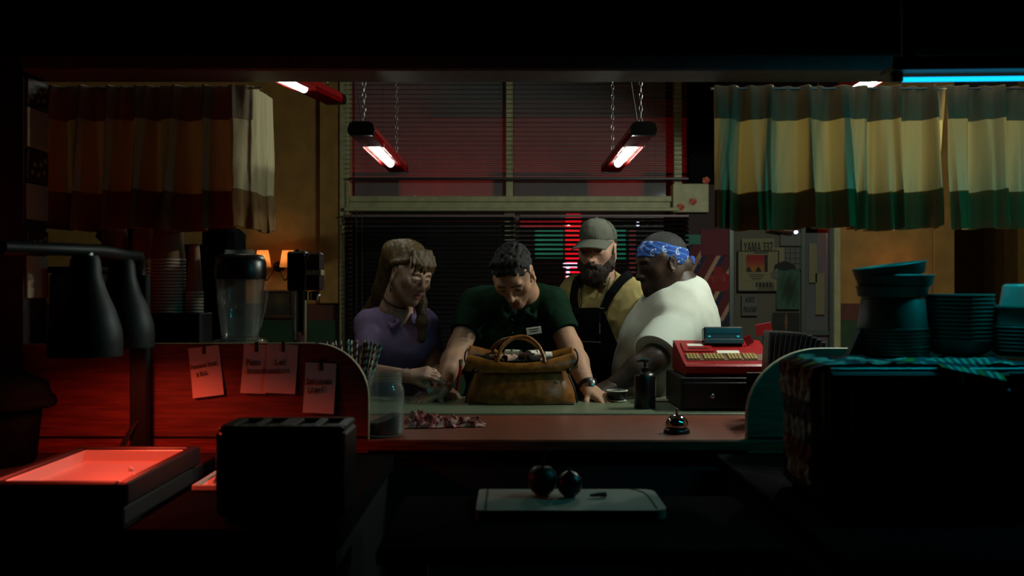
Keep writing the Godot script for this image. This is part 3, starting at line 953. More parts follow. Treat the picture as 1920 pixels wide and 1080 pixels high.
# ---------------------------------------------------------------- curtains
func curtain(label: String, path: Array, top: float, bottom: float, folds: float, seed_: int, flare: float) -> void:
	# path: (x, d) points of the heading in plan
	if not M.has("curtain_cloth"):
		var tex := paint(128, 256, func(_x, y): return Color(0.80, 0.74, 0.57) if y < 0.735 else Color(0.54, 0.38, 0.19))
		var m := mat("curtain_cloth", Color.WHITE, 0.95)
		m.albedo_texture = tex
		m.backlight_enabled = true
		m.backlight = Color(0.46, 0.39, 0.25)
		var hem := mat("curtain_hem", Color(0.52, 0.37, 0.19), 0.95)
		hem.backlight_enabled = true
		hem.backlight = Color(0.4, 0.27, 0.13)
		var h := mat("curtain_heading", Color(0.60, 0.52, 0.42), 0.95)
		h.backlight_enabled = true
		h.backlight = Color(0.4, 0.35, 0.26)
	var nz := FastNoiseLite.new()
	nz.seed = seed_
	nz.frequency = 1.0
	var c2 := Curve2D.new()
	c2.bake_interval = 0.005
	for p in path:
		c2.add_point(p)
	var length := c2.get_baked_length()
	var mid := c2.sample_baked(length / 2)
	var H := top - bottom
	var f := func(s: float, t: float, back: float) -> Vector3:
		var u := s * length
		var p := c2.sample_baked(u)
		var q := c2.sample_baked(minf(u + 0.01, length))
		var o := c2.sample_baked(maxf(u - 0.01, 0.0))
		var along := (q - o).normalized()
		var side := Vector2(along.y, -along.x)
		var ph := s * folds * TAU + 2.2 * nz.get_noise_2d(s * 4.0, 3.0) * (0.4 + t)
		var calm := clampf(((1.0 - s) * length - 0.20) / 0.15, 0.08, 1.0) if path.size() > 5 else 1.0
		var gather := calm * 0.014 * sin(ph * 2.3 + 1.0) * (1.0 - t * 0.7)
		var fold := calm * (0.014 + 0.058 * pow(t, 0.8)) * sin(ph + 0.6 * t * nz.get_noise_1d(s * 3.0)) + 0.016 * t * nz.get_noise_2d(s * 9.0, t * 1.2)
		var w := p + side * (gather + fold + back) + (p - mid) * flare * t + along * 0.012 * cos(ph) * t
		var hang := H * t + 0.006 * sin(s * folds * 2.0 + seed_) * t + 0.006 * nz.get_noise_1d(s * 14.0) * t
		return Vector3(w.x, top - hang, -w.y)
	var n := int(length / 0.004)
	var t := thing("curtain", label, "curtain", Vector3.ZERO, 0.0, "cafe curtains of the pass-through")
	var a := MB.new()
	a.sheet(func(s, u): return f.call(s, u, 0.0), n, 46)
	part(t, "cloth", a.mesh(), M.curtain_cloth)
	var b := MB.new()
	b.sheet(func(s, u): return f.call(s * (0.76 if path.size() > 5 else 1.0), u * 0.235, 0.004), n, 12)
	part(t, "heading", b.mesh(), M.curtain_heading)
	var e := MB.new()
	e.sheet(func(s, u): return f.call(s, 0.74 + u * 0.257, 0.004), n, 12)
	part(t, "hem", e.mesh(), M.curtain_hem)


func curtains() -> void:
	var top := at(0, 160, 3.24).y
	var low := at(0, 430, 3.26).y
	curtain("left cafe curtain, red-lit, with a bright white end turned into the room", [V(-1.490, 3.25), V(-1.30, 3.255), V(-1.10, 3.25), V(-0.95, 3.25), V(-0.86, 3.235), V(-0.822, 3.25), V(-0.815, 3.36), V(-0.808, 3.47)], top, low, 9.0, 5, 0.02)
	curtain("cafe curtain right of the window, first of three, widening to its hem", [V(0.640, 3.26), V(0.74, 3.25), V(0.90, 3.255), V(1.06, 3.255)], top, low, 3.2, 12, 0.05)
	curtain("middle cafe curtain of the right-hand three, over the tall bowl stack", [V(1.055, 3.262), V(1.15, 3.255), V(1.27, 3.255), V(1.375, 3.26)], top, low, 2.6, 19, 0.01)
	curtain("cafe curtain at the far right edge, bluest of the three", [V(1.372, 3.255), V(1.5, 3.255), V(1.7, 3.26), V(1.93, 3.255)], top, low, 4.3, 27, 0.01)
	var r := thing("curtain_rod", "thin curtain rod under the header at the left", "curtain rod", Vector3(-1.452, top - 0.006, -3.255))
	part(r, "rod", tubed([Vector3(0, 0, 0), Vector3(0.66, 0, 0)], 0.004, 8), M.steel)
	var r2 := thing("curtain_rod", "thin curtain rod under the header at the right", "curtain rod", Vector3(0.63, top - 0.006, -3.257))
	part(r2, "rod", tubed([Vector3(0, 0, 0), Vector3(1.32, 0, 0)], 0.004, 8), M.steel)
	# tiles on the reveal of the left jamb
	mat("cream_tile", Color(0.70, 0.66, 0.55), 0.35)
	var flower := paint(96, 96, func(x, y):
		var c := Color(0.24, 0.07, 0.04)
		for q in [[0.3, 0.2], [0.55, 0.32], [0.25, 0.5], [0.6, 0.62], [0.35, 0.8], [0.72, 0.86]]:
			if Vector2(x - q[0], y - q[1]).length() < 0.075 + 0.03 * sin(5.0 * atan2(y - q[1], x - q[0])):
				c = Color(0.72, 0.64, 0.56)
		return c)
	var ft := mat("flower_tile", Color.WHITE, 0.4)
	ft.albedo_texture = flower
	var wall: Node3D = get_node("wall_pass_left")
	var ys := [150, 205, 281, 345, 414, 432, 479, 560]
	for k in ys.size() - 1:
		if k == 4:
			continue
		var y0 := at(0, ys[k], 3.125).y
		var y1 := at(0, ys[k + 1], 3.125).y
		var cream: bool = k in [1, 3, 6]
		var b := MB.new()
		b.box(Vector3.ZERO, Vector3(0.010, y0 - y1 - 0.004, 0.135), 0.002)
		part(wall, "tile", b.mesh(), M.cream_tile if cream else ft, Vector3(-1.447, (y0 + y1) / 2, -3.127) - wall.position)


# ---------------------------------------------------------------- left of the kitchen
func left_kitchen() -> void:
	heat_lamps()
	food_warmer()
	toaster()
	notes()
	# large black machine behind the cups
	var mc := thing("coffee_machine", "large black machine behind the paper cup stacks", "coffee machine", Vector3(-1.20, LEDGE, -3.57))
	part(mc, "body", box(Vector3(0.50, 0.60, 0.20), 0.02), M.black_rubber, Vector3(0, 0.30, 0))
	part(mc, "hopper", lathed([V(0.09, 0), V(0.12, 0.03), V(0.11, 0.055), V(0, 0.06)], 28), M.black_rubber, Vector3(-0.12, 0.598, 0))
	part(mc, "side_tank", box(Vector3(0.11, 0.66, 0.19), 0.02), M.black_rubber, Vector3(0.20, 0.33, 0))
	# black box at the left end of the divider
	var bb := thing("napkin_box", "plain black box at the left end behind the wood divider", "box", Vector3(-1.34, LEDGE, -3.22))
	part(bb, "body", box(Vector3(0.16, 0.50, 0.16), 0.012), M.black_paint, Vector3(0, 0.25, 0))
	part(bb, "lid", box(Vector3(0.166, 0.02, 0.166), 0.006), M.black_plastic, Vector3(0, 0.507, 0))
	# soup kettle, dark, at the lower left corner
	var k := thing("soup_kettle", "black lidded soup kettle at the lower left corner", "soup kettle", Vector3(-1.455, WORK, -2.86))
	part(k, "body", lathed([V(0, 0), V(0.105, 0), V(0.12, 0.01), V(0.135, 0.155), V(0.128, 0.16)], 40), M.black_rubber)
	part(k, "rim", lathed([V(0.13, 0.155), V(0.168, 0.158), V(0.174, 0.17), V(0.168, 0.185), V(0.12, 0.188)], 40), M.black_rubber)
	part(k, "lid", lathed([V(0.16, 0.186), V(0.15, 0.225), V(0.09, 0.255), V(0, 0.265)], 40), M.black_rubber)
	part(k, "lid_knob", lathed([V(0.012, 0.262), V(0.010, 0.275), V(0.022, 0.285), V(0.018, 0.298), V(0, 0.30)], 20), M.black_rubber)
	# black holder and the upside-down stacks of paper cups
	var ch := thing("cup_holder", "black box carrying the upside-down paper cup stacks", "box", Vector3(-1.084, LEDGE, -3.30))
	part(ch, "body", box(Vector3(0.205, 0.372, 0.13), 0.004), M.black_paint, Vector3(0.0, 0.186, 0))
	part(ch, "side_panel", box(Vector3(0.07, 0.366, 0.006), 0.002), M.green_black, Vector3(0.066, 0.186, 0.066))
	var ch2 := thing("cup_holder", "lower black box under the two darker cup stacks", "box", Vector3(-1.265, LEDGE, -3.36))
	part(ch2, "body", box(Vector3(0.15, 0.375, 0.13), 0.004), M.black_paint, Vector3(0.0, 0.1875, 0))
	mat("paper_cup_inside", Color(0.5, 0.42, 0.3), 0.8)
	mat("paper_cup", Color(0.56, 0.38, 0.24), 0.7)
	mat("paper_cup_rim", Color(0.80, 0.76, 0.68), 0.6)
	cup_stack(Vector3(-1.300, LEDGE + 0.375, -3.36), 0.048, 0.036, 0.150, 14, "the leftmost stack")
	cup_stack(Vector3(-1.205, LEDGE + 0.375, -3.38), 0.050, 0.038, 0.155, 14, "the second stack from the left")
	cup_stack(Vector3(-1.105, LEDGE + 0.372, -3.30), 0.053, 0.042, 0.158, 17, "the widest stack")
	cup_stack(Vector3(-1.021, LEDGE + 0.372, -3.30), 0.027, 0.0155, 0.158, 7, "the small narrow stack")
	blender_jug()
	drinks_tap()
	straws()


func cup_stack(where: Vector3, r_rim: float, r_base: float, h: float, count: int, which: String) -> void:
	var wall := MB.new()
	wall.lathe([V(r_rim, 0.004), V(r_base, h), V(r_base - 0.002, h), V(r_base - 0.0035, h - 0.006), V(0, h - 0.006)], 30)
	var wm := wall.mesh()
	var rim := MB.new()
	rim.lathe([V(r_rim, 0.0), V(r_rim + 0.0022, 0.0012), V(r_rim + 0.003, 0.0032), V(r_rim + 0.0022, 0.0052), V(r_rim - 0.0004, 0.0064)], 30)
	var rm := rim.mesh()
	for k in count:
		var place: String = "topmost" if k == count - 1 else NTH[k] if k == 0 else NTH[k] + "-lowest"
		var c := thing("paper_cup", "%s upside-down paper cup of %s" % [place, which], "paper cup", where + Vector3(0, k * 0.0104, 0), 0.0, "upside-down paper cups")
		part(c, "wall", wm, M.paper_cup)
		part(c, "rim", rm, M.paper_cup_rim)


func heat_lamps() -> void:
	# post on the worktop, arm running towards the kitchen, two bell shades
	var base := Vector3(-1.083, WORK, -2.99)
	var y := 1.487
	var st := thing("heat_lamp_stand", "dark green heat lamp stand with two bell-shaped shades", "heat lamp", base)
	part(st, "foot", box(Vector3(0.12, 0.012, 0.10), 0.004), M.green_black, Vector3(0, 0.006, 0))
	part(st, "post", box(Vector3(0.050, y - WORK - 0.06, 0.034), 0.004), M.green_black, Vector3(0, (y - WORK - 0.06) / 2 + 0.01, 0))
	part(st, "brace", tubed([Vector3(-0.01, 0.10, 0.01), Vector3(-0.055, 0.01, 0.04)], 0.006, 8), M.green_black)
	part(st, "brace", tubed([Vector3(0.0, 0.11, 0.012), Vector3(-0.042, 0.01, 0.05)], 0.004, 8), M.green_black)
	var top := y - WORK
	part(st, "arm", tubed(curve([Vector3(0.0, top - 0.07, 0), Vector3(0.0, top - 0.025, 0.004), Vector3(0.012, top, 0.04), Vector3(0.035, top + 0.004, 0.12), Vector3(0.070, top, 0.32), Vector3(0.105, top, 0.60), Vector3(0.02, top - 0.002, 0.85)]), 0.015, 12), M.green_black)
	if not M.has("heat_bulb"):
		glow("heat_bulb", Color(1.0, 0.12, 0.05), 2.0)
	for q in [[Vector3(0.098, 0, 0.62), "b"], [Vector3(0.050, 0, 0.27), "a"]]:
		var o: Vector3 = q[0]
		var hang := Vector3(o.x, top - 0.012, o.z)
		var shade := part(st, "shade", lathed([V(0.0795, -0.232), V(0.0815, -0.232), V(0.0825, -0.20), V(0.080, -0.17), V(0.066, -0.125), V(0.048, -0.085), V(0.036, -0.045), V(0.033, -0.012), V(0.028, 0.0), V(0, 0.0), V(0, -0.004), V(0.026, -0.004), V(0.031, -0.02), V(0.034, -0.045), V(0.046, -0.085), V(0.064, -0.125), V(0.078, -0.17), V(0.0805, -0.20), V(0.0795, -0.232)], 40), M.green_black, hang)
		part(shade, "cap", lathed([V(0, 0.02), V(0.016, 0.02), V(0.018, 0.0), V(0.018, -0.006), V(0, -0.006)].slice(0), 20), M.steel, Vector3(0, 0.0, 0))
		part(shade, "bulb", lathed([V(0, -0.215), V(0.03, -0.205), V(0.045, -0.18), V(0.04, -0.15), V(0.02, -0.10), V(0.014, -0.05)], 24), M.heat_bulb)
		var l := SpotLight3D.new()
		l.name = "heat_light"
		l.light_color = Color(1.0, 0.31, 0.22)
		l.light_energy = 0.20
		l.light_size = 0.03
		l.spot_angle = 82.0
		l.spot_angle_attenuation = 0.5
		l.spot_range = 8.0
		l.shadow_enabled = true
		st.add_child(l, true)
		l.position = hang + Vector3(0, -0.218, 0)
		l.rotation.x = -PI / 2


func food_warmer() -> void:
	# steel pan in a wooden frame under the heat lamps
	var y := WORK
	var A := Vector3(-1.255, 0, -2.90)
	var w := 0.36
	var dep := 0.52
	var x0 := -1.185
	var x1 := -0.853
	var z0 := -2.81
	var z1 := -2.28
	mat("warmer_frame", Color(0.10, 0.05, 0.04), 0.5)
	var t := thing("food_warmer", "steel food warmer pan in a dark wooden frame glowing red under the lamps", "food warmer", Vector3((x0 + x1) / 2, y, (z0 + z1) / 2))
	var hw := (x1 - x0) / 2
	var hd := (z1 - z0) / 2
	for s in [-1, 1]:
		part(t, "frame_rail", box(Vector3(0.026, 0.050, hd * 2), 0.004), M.warmer_frame, Vector3(s * (hw - 0.013), 0.033, 0))
		part(t, "frame_rail", box(Vector3(hw * 2 - 0.052, 0.050, 0.026), 0.004), M.warmer_frame, Vector3(0, 0.033, s * (hd - 0.013)))
		for u in [-1, 1]:
			part(t, "foot", box(Vector3(0.02, 0.01, 0.02)), M.black_paint, Vector3(s * (hw - 0.02), 0.005, u * (hd - 0.02)))
	var pan := part(t, "pan", box(Vector3(hw * 2 - 0.052, 0.004, hd * 2 - 0.052), 0.001), M.pan_steel, Vector3(0, 0.020, 0))
	for s in [-1, 1]:
		part(pan, "pan_side", box(Vector3(0.004, 0.030, hd * 2 - 0.056), 0.001), M.pan_steel, Vector3(s * (hw - 0.030), 0.016, 0))
		part(pan, "pan_side", box(Vector3(hw * 2 - 0.056, 0.030, 0.004), 0.001), M.pan_steel, Vector3(0, 0.016, s * (hd - 0.030)))
	for q in [Vector3(0.045, 0.024, -0.08), Vector3(0.12, 0.024, -0.10), Vector3(0.09, 0.024, 0.02)]:
		part(pan, "knob", lathed([V(0.006, -0.003), V(0.006, 0.004), V(0.003, 0.007), V(0, 0.008)], 12), M.pan_steel, q - Vector3(0, 0.018, 0))
	# flat white tray between the warmer and the toaster
	var ft := thing("serving_tray", "narrow white tray between the food warmer and the toaster, lit red", "tray", Vector3(-0.735, WORK, -2.72))
	part(ft, "base", box(Vector3(0.075, 0.006, 0.48), 0.002), M.white_paper, Vector3(0, 0.003, 0))
	for s in [-1, 1]:
		part(ft, "rim", box(Vector3(0.006, 0.014, 0.48), 0.002), M.white_paper, Vector3(s * 0.036, 0.007, 0))
		part(ft, "rim", box(Vector3(0.070, 0.014, 0.006), 0.002), M.white_paper, Vector3(0, 0.007, s * 0.238))
	# tongs left between the warmer and the toaster
	var g := thing("serving_tongs", "small steel tongs lying on the narrow white tray", "tongs", Vector3(-0.735, WORK + 0.011, -2.62), 0.15)
	for s in [-1, 1]:
		part(g, "arm", tubed([Vector3(0, 0, -0.12), Vector3(s * 0.014, 0.004, 0), Vector3(s * 0.01, 0, 0.10)], 0.005, 8, 0.5), M.steel)
	part(g, "hinge", tubed([Vector3(-0.006, 0.0, -0.12), Vector3(0.006, 0.0, -0.12)], 0.006, 8), M.steel)


func toaster() -> void:
	var d := 2.15
	mat("brushed_dark", Color(0.14, 0.15, 0.15), 0.34, 0.75)
	var a := at(405, 800, d)
	var b := at(647, 800, d)
	var w := b.x - a.x
	var top: float = a.y
	var dep := 0.165
	var t := thing("toaster", "dark steel four-slot toaster in the foreground below the notes", "toaster", Vector3((a.x + b.x) / 2, WORK, -d - dep / 2))
	var h := top - WORK
	part(t, "body", box(Vector3(w, h - 0.018, dep), 0.010), M.brushed_dark, Vector3(0, 0.012 + (h - 0.018) / 2 - 0.004, 0))
	# top plate made of the strips round the slots
	var slots := [-0.085, -0.032, 0.040, 0.093]
	part(t, "top_rim", box(Vector3(w - 0.006, 0.014, 0.020), 0.005), M.brushed_dark, Vector3(0, h - 0.007, dep / 2 - 0.012))
	part(t, "top_rim", box(Vector3(w - 0.006, 0.014, 0.020), 0.005), M.brushed_dark, Vector3(0, h - 0.007, -dep / 2 + 0.012))
	var edges := [-w / 2 + 0.003]
	for s in slots:
		edges.append(s - 0.017)
		edges.append(s + 0.017)
	edges.append(w / 2 - 0.003)
	for k in range(0, edges.size(), 2):
		part(t, "top_strip", box(Vector3(edges[k + 1] - edges[k], 0.014, dep - 0.044), 0.003), M.brushed_dark, Vector3((edges[k] + edges[k + 1]) / 2, h - 0.007, 0))
	for s in slots:
		part(t, "slot", box(Vector3(0.034, 0.004, dep - 0.044), 0.001), M.black_paint, Vector3(s, h - 0.013, 0))
	for s in [-1, 1]:
		part(t, "edge_bar", tubed([Vector3(s * (w / 2 - 0.003), 0.02, dep / 2 - 0.003), Vector3(s * (w / 2 - 0.003), h - 0.014, dep / 2 - 0.003)], 0.004, 8), M.steel)
		part(t, "lever", box(Vector3(0.035, 0.016, 0.02), 0.005), M.black_plastic, Vector3(s * 0.06, h * 0.6, dep / 2 + 0.010))
		part(t, "dial", lathed([V(0, 0.018), V(0.014, 0.018), V(0.016, 0.0), V(0, 0.0)].slice(0), 20), M.black_plastic, Vector3(s * 0.06, h * 0.3, dep / 2), Basis(Vector3.RIGHT, PI / 2))
		for u in [-1, 1]:
			part(t, "foot", box(Vector3(0.03, 0.012, 0.03)), M.black_plastic, Vector3(s * (w / 2 - 0.03), 0.006, u * (dep / 2 - 0.03)))


func notes() -> void:
	mat("tape_green", Color(0.16, 0.17, 0.10), 0.6)
	var d := 3.046
	var list := [
		[387, 696, 58, 94, 7.0, ["Passion fruit", "x fish"], "leftmost handwritten paper note, tilted, on the red-lit divider"],
		[478, 691, 46, 92, -3.0, ["Pizza", "lemon"], "second handwritten paper note, half under the third"],
		[528, 691, 58, 92, -3.0, ["1 oil", "tomatoes"], "third handwritten paper note, overlapping the second"],
		[600, 727, 58, 94, -2.5, ["Toll mats", "1 beef"], "rightmost handwritten paper note, cyan-lit, by the rounded end"],
	]
	for k in list.size():
		var q: Array = list[k]
		var c := at(q[0], q[1], d + 0.002 - 0.004 * k / 3.0)
		var w: float = q[2] * d / F
		var h: float = q[3] * d / F
		var t := thing("paper_note", q[6], "note", c, 0.0, "handwritten notes on the divider")
		t.rotation.z = deg_to_rad(q[4])
		var b := MB.new()
		# a sheet that curls a little at its foot, with the torn edge of a ring pad
		b.sheet(func(s, u): return Vector3((s - 0.5) * w, (0.5 - u) * h - (0.0015 * (int(s * 24.0) % 2) if u == 0.0 else 0.0), 0.001 + 0.011 * u * u + 0.002 * sin(s * 4.0 + k) * u), 24, 12)
		part(t, "sheet", b.mesh(), M.white_paper)
		part(t, "tape", box(Vector3(0.010, 0.030, 0.0012), 0.0003), M.tape_green, Vector3(0.002, h / 2 - 0.008, 0.003), Basis(Vector3(0, 0, 1), deg_to_rad(-q[4])))
		for i in 2:
			lettering(t, q[5][i], 0.0125 if k == 0 else 0.0165, M.ink, Vector3(-0.004 + 0.008 * i * (1 if k == 1 else -1), 0.018 - 0.024 * i, 0.0055 + 0.004 * i), Basis(Vector3(0, 0, 1), 0.06), "Droid Serif", false, 0.8)


func blender_jug() -> void:
	var d := 3.36
	var t := thing("blender", "glass blender jug with a black lid above the divider", "blender", Vector3(at(450, 0, d).x, LEDGE, -d))
	var y := func(py): return at(0, py, d).y - LEDGE
	var y0: float = y.call(642)
	var y1: float = y.call(520)
	part(t, "motor_base", lathed([V(0, 0), V(0.085, 0), V(0.088, 0.02), V(0.075, y0 - 0.04), V(0.060, y0 - 0.015), V(0.060, y0 - 0.002), V(0, y0 - 0.002)], 32), M.black_plastic)
	part(t, "collar", lathed([V(0.060, y0 - 0.002), V(0.090, y0), V(0.086, y0 + 0.008), V(0.062, y0 + 0.016), V(0.058, y0 + 0.016)], 32), M.jar_glass)
	part(t, "jug", lathed([V(0, y0 + 0.012), V(0.056, y0 + 0.012), V(0.060, y0 + 0.02), V(0.070, y0 + 0.10), V(0.080, y1), V(0.082, y1), V(0.078, y1 - 0.002), V(0.068, y0 + 0.10), V(0.057, y0 + 0.022), V(0, y0 + 0.018)], 8 * 5), M.jar_glass)
	for k in 4:
		var a := TAU * (k + 0.3) / 4.0
		part(t, "jug_rib", tubed([Vector3(cos(a) * 0.064, y0 + 0.02, sin(a) * 0.064), Vector3(cos(a) * 0.072, y0 + 0.10, sin(a) * 0.072), Vector3(cos(a) * 0.082, y1 - 0.004, sin(a) * 0.082)], 0.005, 8), M.jar_glass)
	part(t, "lid", lathed([V(0, y1 - 0.006), V(0.084, y1 - 0.006), V(0.086, y1 + 0.01), V(0.084, y1 + 0.05), V(0.074, y1 + 0.072), V(0.05, y1 + 0.076), V(0, y1 + 0.076)], 32), M.black_plastic)
	part(t, "lid_rim", lathed([V(0.050, y1 + 0.076), V(0.048, y1 + 0.090), V(0.044, y1 + 0.090), V(0.044, y1 + 0.077)], 28), M.jar_glass)
	part(t, "handle", tubed(curve([Vector3(0.05, y1 - 0.02, -0.065), Vector3(0.055, y1 - 0.05, -0.12), Vector3(0.04, y0 + 0.06, -0.10), Vector3(0.04, y0 + 0.04, -0.055)]), 0.009, 10), M.jar_glass)


func drinks_tap() -> void:
	var d := 3.42
	mat("tap_red", Color(0.16, 0.045, 0.055), 0.35)
	var t := thing("drinks_tap", "chrome drinks tap column with a dark red head and cream band", "drinks tap", Vector3(at(563, 0, d).x, LEDGE, -d))
	var y := func(py): return at(0, py, d).y - LEDGE
	var yh: float = y.call(546)
	var yt: float = y.call(472)
	part(t, "base", lathed([V(0, 0), V(0.05, 0), V(0.05, 0.01), V(0.03, 0.02), V(0, 0.02)], 28), M.chrome)
	part(t, "column", lathed([V(0.0235, 0.015), V(0.0235, yh + 0.002)], 32), M.chrome)
	part(t, "head_back", box(Vector3(0.062, yt - yh, 0.07), 0.006), M.black_plastic, Vector3(-0.006, (yt + yh) / 2, 0))
	part(t, "head_front", box(Vector3(0.050, yt - yh - 0.006, 0.06), 0.006), M.tap_red, Vector3(0.049, (yt + yh) / 2, -0.004))
	part(t, "band", box(Vector3(0.051, 0.020, 0.061), 0.002), M.edge_wood, Vector3(0.0495, (yt + yh) / 2 - 0.004, -0.004))
	part(t, "chrome_edge", tubed([Vector3(0.024, yh, 0.036), Vector3(0.024, yt - 0.03, 0.036), Vector3(0.040, yt - 0.006, 0.032)], 0.0028, 8), M.chrome)
	part(t, "top_knob", lathed([V(0.008, 0), V(0.008, 0.008), V(0, 0.010)], 14), M.black_plastic, Vector3(-0.008, yt, 0))
	part(t, "spout", lathed([V(0.010, -0.03), V(0.016, -0.03), V(0.018, -0.004), V(0.010, 0.0)], 20), M.chrome, Vector3(0.046, yh, 0))
	part(t, "spout_lever", tubed([Vector3(0.055, yh - 0.005, 0.01), Vector3(0.068, yh - 0.012, 0.02)], 0.005, 8), M.chrome)


func straws() -> void:
	var red := paint(32, 32, func(x, y): return Color(0.50, 0.06, 0.08) if fposmod(x + y, 1.0) < 0.42 else Color(0.82, 0.80, 0.74))
	var teal := paint(32, 32, func(x, y): return Color(0.05, 0.42, 0.33) if fposmod(x + y, 1.0) < 0.45 else Color(0.55, 0.75, 0.68))
	for q in [["straw_red", red], ["straw_teal", teal]]:
		var m := mat(q[0], Color.WHITE, 0.6)
		m.albedo_texture = q[1]
		m.uv1_scale = Vector3(1, 45, 1)
	mat("straw_green", Color(0.03, 0.30, 0.16), 0.6)
	var foot := Vector3(-0.505, LEDGE, -3.24)
	var tum := thing("straw_holder", "dark tumbler holding the striped straws behind the divider", "tumbler", foot)
	part(tum, "wall", lathed([V(0, 0), V(0.034, 0), V(0.042, 0.11), V(0.040, 0.11), V(0.032, 0.004), V(0, 0.004)], 28), M.black_plastic)
	var k := 0
	var kinds := ["straw_red", "straw_red", "straw_red", "straw_teal", "straw_red", "straw_green"]
	for j in 26:
		var lean: float = -0.46 + 0.78 * j / 25.0 + rng.randf_range(-0.02, 0.02)
		if lean > -0.27 and lean < -0.05 and j % 2 == 0:
			continue
		var tilt := rng.randf_range(-0.22, 0.10)
		var kind: String = "straw_teal" if j >= 24 else kinds[(j * 5 + j / 3) % 6]
		var dir := Vector3(sin(lean) * 0.9, 1.0, tilt * 0.6).normalized()
		var p := foot + Vector3(lean * 0.05, 0.006, tilt * 0.05)
		var length := 0.280 + rng.randf_range(-0.008, 0.006)
		var o := tubed([p, p + dir * length * 0.5, p + dir * length], 0.0042, 9)
		var name_of := {"straw_red": "red and white", "straw_teal": "teal and white", "straw_green": "plain green"}
		var where := "far left" if lean < -0.3 else "left middle" if lean < 0 else "right middle" if lean < 0.24 else "far right"
		tag(part(self, "striped_straw", o, M[kind]), "%s paper straw at the %s of the straw bunch" % [name_of[kind], where], "straw", "paper straws, %s, %s" % [name_of[kind], where])


# ---------------------------------------------------------------- on the ledge and the counter
func pass_through_things() -> void:
	jar()
	rag()
	bell()
	bag()
	register()
	menus()
	bottle_and_mug()


func jar() -> void:
	var d := 3.145
	var t := thing("glass_jar", "clear wide-mouth glass jar with dark grounds, beside the rounded divider end", "jar", Vector3(at(722, 0, d).x, LEDGE, -d))
	part(t, "glass", lathed([V(0, 0.001), V(0.052, 0.001), V(0.058, 0.008), V(0.059, 0.02), V(0.059, 0.135), V(0.056, 0.15), V(0.051, 0.158), V(0.0515, 0.192), V(0.0490, 0.192), V(0.0485, 0.158), V(0.0545, 0.146), V(0.0565, 0.132), V(0.0565, 0.012), V(0.050, 0.005), V(0, 0.005)], 44), M.jar_glass)
	for y in [0.160, 0.168, 0.178]:
		part(t, "screw_thread", lathed([V(0.0515, y), V(0.0535, y + 0.002), V(0.0515, y + 0.004)], 40), M.jar_glass)
	part(t, "lip", lathed([V(0.0515, 0.190), V(0.0535, 0.193), V(0.0525, 0.197), V(0.0490, 0.197), V(0.0485, 0.192)], 40), M.jar_glass)
	mat("grounds", Color(0.16, 0.13, 0.05), 0.95)
	var b := MB.new()
	var seg := 28
	b.lathe([V(0, 0.006), V(0.050, 0.006), V(0.0555, 0.013)], seg)
	var base := b.v.size()
	for s in seg + 1:
		var a := TAU * s / seg
		var c := Vector3(cos(a), 0, sin(a))
		var hgt := 0.052 + 0.016 * c.x + 0.004 * sin(a * 3.0)
		b.add(c * 0.0555 + Vector3(0, 0.013, 0), c)
		b.add(c * 0.0555 + Vector3(0, hgt, 0), c)
		b.add(c * 0.0555 + Vector3(0, hgt, 0), Vector3(-0.25, 0.97, 0))
		b.add(c * 0.028 + Vector3(0, 0.058 + 0.01 * c.x + 0.003 * sin(a * 5.0), 0), Vector3(-0.25, 0.97, 0))
		b.add(Vector3(0, 0.060, 0), Vector3(-0.25, 0.97, 0))
	for s in seg:
		var i := base + s * 5
		b.tri(i, i + 1, i + 5)
		b.tri(i + 1, i + 6, i + 5)
		b.tri(i + 2, i + 3, i + 7)
		b.tri(i + 3, i + 8, i + 7)
		b.tri(i + 3, i + 4, i + 8)
	part(t, "grounds", b.mesh(), M.grounds)


func rag() -> void:
	var tex := paint(64, 64, func(x, y):
		var a := fposmod(x * 6.0, 1.0) < 0.4
		var b := fposmod(y * 6.0, 1.0) < 0.4
		return Color(0.42, 0.10, 0.10) if a and b else Color(0.56, 0.26, 0.24) if a or b else Color(0.72, 0.56, 0.50))
	var m := mat("rag_cloth", Color.WHITE, 0.95)
	m.albedo_texture = tex
	var nz := FastNoiseLite.new()
	nz.seed = 21
	nz.frequency = 9.0
	var t := thing("dish_cloth", "crumpled red and white checked cloth lying on the brown ledge", "cloth", Vector3(-0.222, LEDGE, -3.36))
	var b := MB.new()
	b.sheet(func(s, u):
		var x: float = (s - 0.5) * 0.27
		var z: float = (u - 0.5) * 0.13 * (1.0 - 0.75 * maxf(s - 0.35, 0.0))
		var edge: float = clampf(minf(minf(s, 1.0 - s) * 9.0, minf(u, 1.0 - u) * 5.0), 0.0, 1.0)
		var hill: float = 0.014 + 0.034 * absf(nz.get_noise_2d(x * 1.2, z * 1.6)) + 0.016 * nz.get_noise_2d(x * 3.0 + 9.0, z * 3.0)
		return Vector3(x + 0.02 * nz.get_noise_2d(z * 3.0, x), 0.003 + maxf(hill, 0.0) * edge * (1.0 - 0.55 * s) * 1.5, z + 0.02 * nz.get_noise_2d(x * 2.0, 4.0)), 70, 36)
	part(t, "cloth", b.mesh(), m)


func bell() -> void:
	var d := 3.2
	var t := thing("counter_bell", "chrome counter bell on a black foot on the ledge", "bell", Vector3(at(1269, 0, d).x, LEDGE, -d))
	part(t, "foot", lathed([V(0, 0), V(0.040, 0), V(0.042, 0.004), V(0.038, 0.012), V(0.030, 0.020), V(0, 0.020)], 36), M.black_plastic)
	part(t, "dome", lathed([V(0.0355, 0.020), V(0.0365, 0.022), V(0.035, 0.034), V(0.029, 0.046), V(0.019, 0.054), V(0.008, 0.058), V(0, 0.0585)], 40), M.chrome)
	part(t, "plunger", lathed([V(0.0045, 0.056), V(0.0045, 0.066), V(0.006, 0.068), V(0.006, 0.073), V(0.003, 0.076), V(0, 0.0765)], 16), M.chrome)


